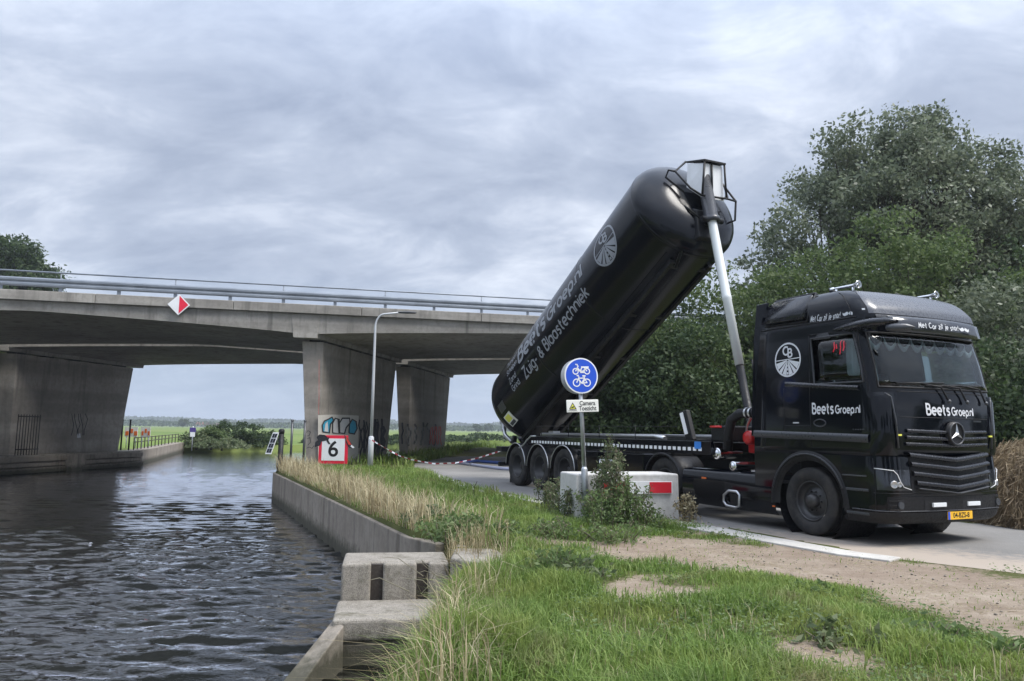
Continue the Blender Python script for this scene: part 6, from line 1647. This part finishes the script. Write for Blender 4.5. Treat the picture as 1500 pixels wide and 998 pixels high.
grass_field(7.5, 18, 12.5, 24, 26000, .28, .022, 29, 'grass', 'verge behind the truck beside the straw heap')
def dry_field(cond, x0, x1, y0, y1, n, h, w, seed, label, mat='grass_dry', lean=.45, flat=0):
    r = np.random.default_rng(seed); X, Y = sample(n, x0, x1, y0, y1, r); k = cond(X, Y, r) & ok_ground(X, Y); X, Y = X[k], Y[k]
    H = h*r.uniform(.4, 1.35, len(X))*(.5+.9*fbm(X, Y, 1.1, 3)); blades('dry_grass', label, X, Y, H, w*r.uniform(.6, 1.3, len(X)), mat, seed+1, lean, flat=flat)
dry_field(lambda X, Y, r: (X < xleft(Y)+.0+1.0*r.random(len(X))**1.5+.5*fbm(X, Y, .8, 2)) & (r.random(len(X)) < .75), -8.1, 1.0, 11, 27, 90000, .52, .013, 31, 'straw-coloured dry grass along the quay edge')
dry_field(lambda X, Y, r: (X < xleft(Y)+.22*r.random(len(X))) & (fbm(X, Y, 1.3, 3) > .4), -8.1, 0, 11, 27, 60000, .3, .012, 41, 'short dry grass hanging over the quay wall', lean=1.1)
dry_field(lambda X, Y, r: (X < -.45+.5*r.random(len(X))) & (X > -.95) & (fbm(X, Y, 1.7, 2) > .47), -1.3, .2, 4.2, 10.4, 7000, .36, .0075, 33, 'tall dry straw grass over the abutment blocks', lean=.6)
dry_field(lambda X, Y, r: (fbm(X+4, Y, .9, 3) > .52) & (dirt_mask(X, Y) < .15), -.4, 5, 3.6, 13, 6000, .15, .006, 35, 'scattered dry blades in the foreground turf')
dry_field(lambda X, Y, r: (dirt_mask(X, Y) > .35) & (fbm(X, Y, 1.9, 3) > .47), .0, 9, 3.5, 12, 26000, .10, .006, 37, 'dead clippings lying on the sandy track', lean=1.6, flat=.5)
dry_field(lambda X, Y, r: (dirt_mask(X, Y) > .2) & (fbm(X+9, Y, 1.9, 3) > .5), .0, 9, 3.5, 12, 6000, .05, .006, 38, 'dark bark crumbs and twigs on the sandy track', mat='bark', lean=1.6, flat=.6)
def lone_stalks(pts, seed):
    r = np.random.default_rng(seed)
    for px, py, hh, wd in pts:
        p = gnd(px, py); o = thing('grass_stalk', wd+' lone pale grass stalk standing in the verge above the abutment', 'grass stalk', (p.x, p.y, 0), group='lone pale grass stalks')
        mb = MB(); mb.tube([(0, 0, -.05), (.02, 0, hh*.5), (r.normal()*.06, .02, hh)], [.006, .005, .003], 5); mb.build('stem', MATS['grass_dry'], o)
        Pl = np.stack([r.normal(size=26)*.012, r.normal(size=26)*.012, hh*(.75+.27*r.random(26))], 1); V, F = leaf_quads(Pl, .03, r, .3, -1.0); mesh_np('seed_head', V, F, MATS['grass_dry'], o)
lone_stalks(((713, 800, .62, 'tallest'), (728, 800, .5, 'second tallest'), (742, 812, .42, 'medium'), (700, 815, .35, 'shortest')), 5)

# broad-leaved ground cover in the turf and small stones on the sand
def ground_cover(n, seed, x0, x1, y0, y1, size, label):
    r = np.random.default_rng(seed); X, Y = sample(n, x0, x1, y0, y1, r); k = ok_ground(X, Y) & (dirt_mask(X, Y) < .5) & (fbm(X+2, Y+6, 1.4, 3) > .5) & (X > -.1); X, Y = X[k], Y[k]
    P = np.stack([X, Y, ground_z(X, Y)+r.uniform(.015, .10, len(X))], 1); V, F = leaf_quads(P, size, r, .6, 0)
    V = V.reshape(-1, 4, 3); V[:, :, 2] = P[:, None, 2]+(V[:, :, 2]-P[:, None, 2])*.45
    tag(mesh_np('clover', V.reshape(-1, 3), F, MATS['leaf_herb']), label, 'ground cover', kind='stuff')
ground_cover(30000, 61, -.2, 6, 3.6, 9, .035, 'small broad leaves among the foreground grass'); ground_cover(24000, 62, -7, 4, 9, 24, .06, 'small broad leaves among the verge grass')
def stones(n, seed):
    r = np.random.default_rng(seed); X, Y = sample(n, .5, 9, 3.8, 11.5, r); k = (dirt_mask(X, Y) > .6) & (fbm(X, Y, 1.2, 2) > .42); X, Y = X[k], Y[k]; m = len(X); S = .006+.014*r.random(m)**3
    base = np.array([(1, 0, 0), (0, 1, 0), (-1, 0, 0), (0, -1, 0), (0, 0, .8), (0, 0, -.6)], float)
    V = (base[None]*S[:, None, None]*r.uniform(.6, 1.3, (m, 6, 1)))+np.stack([X, Y, ground_z(X, Y)+S*.3], 1)[:, None]
    f = np.array([(0, 1, 4), (1, 2, 4), (2, 3, 4), (3, 0, 4), (1, 0, 5), (2, 1, 5), (3, 2, 5), (0, 3, 5)]); F = (np.arange(m)[:, None, None]*6+f[None]).reshape(-1, 3)
    tag(mesh_np('pebbles', V.reshape(-1, 3), F, MATS['old_concrete']), 'small stones strewn over the sandy track', 'pebbles', kind='stuff')
stones(2500, 63)

# ---- weeds: each plant on its own, with stems and leaves
def weed(px, py, hh, rad, label, mat, seed, nst=9, name='weed_plant', leaf=.06, seeds=True):
    r = np.random.default_rng(seed); p = gnd(px, py); o = thing(name, label, 'weed', (p.x, p.y, 0))
    mb = MB(); LP = []; SP = []
    for k in range(nst):
        a = r.uniform(0, 6.28); rr = rad*math.sqrt(r.random()); H = hh*r.uniform(.55, 1.0)*(1-.35*rr/rad)
        b0 = Vector((.5*rr*math.cos(a), .5*rr*math.sin(a), -.04)); b1 = Vector((.8*rr*math.cos(a), .8*rr*math.sin(a), H*.55)); b2 = Vector((rr*math.cos(a)+r.normal()*.04, rr*math.sin(a)+r.normal()*.04, H))
        mb.tube([b0, b1, b2], [.009, .007, .003], 5, cap=False)
        m = int(150*H/.8)
        t = r.random(m)**.8
        for tt in t:
            q = b0.lerp(b1, tt*2) if tt < .5 else b1.lerp(b2, tt*2-1); w = .16*rad*(1.15-tt)+.03
            LP.append((q.x+r.normal()*w, q.y+r.normal()*w, max(.02, q.z+r.normal()*.03)))
            if tt > .72: SP.append((q.x+r.normal()*.03, q.y+r.normal()*.03, q.z+r.normal()*.03))
    tag(mb.build('stems', MATS['seed_brown'], o), kind='stuff')
    V, F = leaf_quads(np.array(LP), leaf, r, .42); mesh_np('leaves', V, F, MATS[mat], o)
    if seeds and SP: V, F = leaf_quads(np.array(SP), .035, r, .5); tag(mesh_np('seed_tops', V, F, MATS['seed_brown'], o), kind='stuff')
    return o
WD = [(893, 768, 1.6, .38, 'tallest leafy weed in front of the concrete block', 'leaf_weed', 16), (918, 772, .95, .38, 'bushy green weed before the red panel', 'leaf_mid', 15), (880, 775, .85, .42, 'dense green weed at the foot of the sign pole', 'leaf_mid', 16), (842, 762, .7, .34, 'grey-green weed left of the sign pole', 'leaf_weed', 13), (818, 752, .85, .28, 'seeding weed before the trailer front wheel', 'leaf_weed', 10), (795, 745, .72, .25, 'thin brownish weed before the middle trailer wheel', 'leaf_weed', 8), (870, 750, 1.0, .2, 'slim weed stem behind the sign pole', 'leaf_weed', 6), (945, 775, .5, .35, 'low green weed below the red panel', 'leaf_mid', 12), (1004, 765, .7, .15, 'sparse dry weed at the corner of the concrete block', 'grass_dry', 5), (1016, 762, .5, .12, 'smaller dry weed beside the kerb end', 'grass_dry', 4), (830, 790, .34, .5, 'low spreading weed in the grass below the sign', 'leaf_mid', 16), (900, 792, .34, .5, 'low leafy weed mat below the tall weed', 'leaf_mid', 16)]
for i, (px, py, hh, rad, lab, mt, ns) in enumerate(WD): weed(px, py, hh, rad, lab, mt.replace('leaf_mid', 'leaf_herb'), 600+i, ns)
for i, (px, py, hh, rad, lab, mt) in enumerate(((815, 845, .32, .4, 'rounded dark weed clump in the near turf', 'leaf_mid'), (850, 850, .26, .32, 'smaller weed clump beside the rounded dark one', 'leaf_weed'), (655, 790, .45, .45, 'nettle clump on the quay edge above the recess', 'leaf_mid'), (700, 785, .4, .5, 'green weed clump beside the return wall', 'leaf_mid'), (625, 775, .4, .4, 'grey-green weed clump in the dry quay grass', 'leaf_weed'), (740, 790, .3, .4, 'low weed clump at the verge middle', 'leaf_mid'), (1185, 872, .14, .25, 'flat weed rosette on the sandy track', 'leaf_mid'), (1235, 945, .16, .3, 'broad weed rosette at the track edge', 'leaf_weed'), (1370, 940, .14, .25, 'dock leaves beside the sandy track edge', 'leaf_mid'), (1480, 960, .13, .2, 'weed rosette at the far end of the turf edge', 'leaf_mid'), (1110, 905, .12, .22, 'weed rosette between two bare patches', 'leaf_mid'))):
    weed(px, py, hh, rad, lab, mt.replace('leaf_mid', 'leaf_herb'), 700+i, 12, leaf=.075, seeds=False)
# dead twigs over the abutment
dt = thing('dead_brush', 'tangle of grey dead twigs hanging over the abutment', 'twigs', (-.85, 8.9, -.1))
mb = MB(); rr = random.Random(9)
for k in range(26):
    a = Vector((rr.uniform(-.2, .7), rr.uniform(-.8, .7), rr.uniform(-.3, .05))); d = Vector((rr.uniform(-.5, .1), rr.uniform(-.3, .2), rr.uniform(.1, .45)))
    mb.tube([a, a+d*.6, a+d+Vector((rr.uniform(-.1, .1), 0, -.12))], [.005, .004, .002], 4, cap=False)
tag(mb.build('twigs', MATS['seed_brown'], dt), kind='stuff')

# ---- straw heap by the verge
hp = thing('straw_heap', 'heap of dry brown straw beside the truck front', 'straw heap', (9.75, 13.6, 0))
r = np.random.default_rng(90)
mb = MB(); P = []
def heap(u, v): # u angle, v 0..1 from rim to top
    rx, ry = 1.75*(1-v**1.6), 1.5*(1-v**1.6); n_ = 1+.12*math.sin(3*u)+.08*math.sin(5*u+1); return Vector((rx*n_*math.cos(u), ry*n_*math.sin(u), -.05+1.42*math.sin(v*math.pi/2)**1.1+.04*math.sin(7*u+9*v)))
for j in range(13): P.append([heap(2*math.pi*i/40, j/12) for i in range(41)])
mb.grid(P); mb.build('core', MATS['straw'], hp)
n = 16000; uu = r.uniform(0, 2*np.pi, n); vv = r.random(n)**1.3*.97
B = np.array([heap(a, b) for a, b in zip(uu, vv)])
d = np.stack([np.cos(uu), np.sin(uu), -1.1+.6*r.normal(size=n)], 1)+r.normal(size=(n, 3))*.55; d /= np.linalg.norm(d, axis=1)[:, None]
sd_ = np.cross(d, r.normal(size=(n, 3))); sd_ /= np.linalg.norm(sd_, axis=1)[:, None]; Ls = r.uniform(.12, .4, n)[:, None]; nn = np.stack([np.cos(uu), np.sin(uu), .7+0*uu], 1)
A0 = B+nn*r.uniform(.0, .09, n)[:, None]; V = np.stack([A0-d*Ls*.5-sd_*.006, A0-d*Ls*.5+sd_*.006, A0+d*Ls*.5+sd_*.004, A0+d*Ls*.5-sd_*.004], 1).reshape(-1, 3)
o = mesh_np('straw', V, np.arange(4*n).reshape(n, 4), MATS['straw'], hp); o['kind'] = 'stuff'

# ---- outside the frame: left bank, roadside trees, and unseen trees added to darken reflections
mb = MB(); lb = [(-30, -60), (-28.5, 0), (-27.2, 25), (-26.8, 36)]
mb.grid([[Vector((a-o_, b, z)) for a, b in lb] for o_, z in ((0, -1.4), (.5, -.4), (3, .1), (12, .3), (400, .3))]); tag(mb.build('left_bank', MATS['polder_ground']), 'grassy left bank of the canal', 'bank', kind='structure')
side = [(-36, 4, 9, 'leaf_mid', 'unseen added tree on the left canal bank nearest the water bend'), (-40, 13, 11, 'leaf_dark', 'tall dark unseen tree added on the left canal bank'), (-35, 21, 8, 'leaf_mid', 'lower unseen tree added on the left canal bank toward the bridge'), (-38, -6, 10, 'leaf_dark', 'dark unseen tree added on the left canal bank behind the bend'), (-46, 28, 12, 'leaf_dark', 'large dark unseen tree added on the left bank beside the bridge'), (-37, -16, 9, 'leaf_mid', 'outermost unseen tree added on the left canal bank'),
        (34, 1, 7.5, 'leaf_mid', 'roadside tree ahead of the truck'), (44, 14, 5, 'leaf_dark', 'dark roadside tree farther along the road'), (30, -9, 6.5, 'leaf_dark', 'dark tree at the bend of the road'), (6, -20, 9, 'leaf_dark', 'dark unseen tree added on the bank behind the viewer'), (-6, -24, 10, 'leaf_mid', 'broad unseen tree added on the bank behind the viewer'), (18, -18, 10, 'leaf_mid', 'unseen tree added in the corner behind the road')]
for i, (x, y, H, mt, lab) in enumerate(side):
    r_ = random.Random(i); lob = [(0, 0, H*.6, H*.36, H*.36, H*.38)]+[(H*.26*math.cos(a), H*.26*math.sin(a), H*r_.uniform(.3, .75), H*.24, H*.24, H*.22) for a in np.linspace(0, 5.5, 6)]
    build_tree('unseen_tree', lab, 'tree', (x, y, 0), lob, 260, 55, .5, .3, mt, 900+i, .22, 1, .2, 14, shell=.5, gap=.1)

# ---- hazy air over the polder
mb = MB(); mb.box((-3600, -500, -2.2), (3600, 7200, 40))
hzm = bpy.data.materials.new('haze_air'); hzm.use_nodes = True; nt = hzm.node_tree; nt.nodes.clear()
ho = nt.nodes.new('ShaderNodeOutputMaterial'); pv = nt.nodes.new('ShaderNodeVolumePrincipled'); pv.inputs['Color'].default_value = (.82, .88, .97, 1); pv.inputs['Density'].default_value = .0004; pv.inputs['Anisotropy'].default_value = .2
nt.links.new(pv.outputs[0], ho.inputs['Volume'])
hzo = mb.build('haze', hzm); tag(hzo, 'thin pale haze over the flat land', 'haze', kind='stuff')
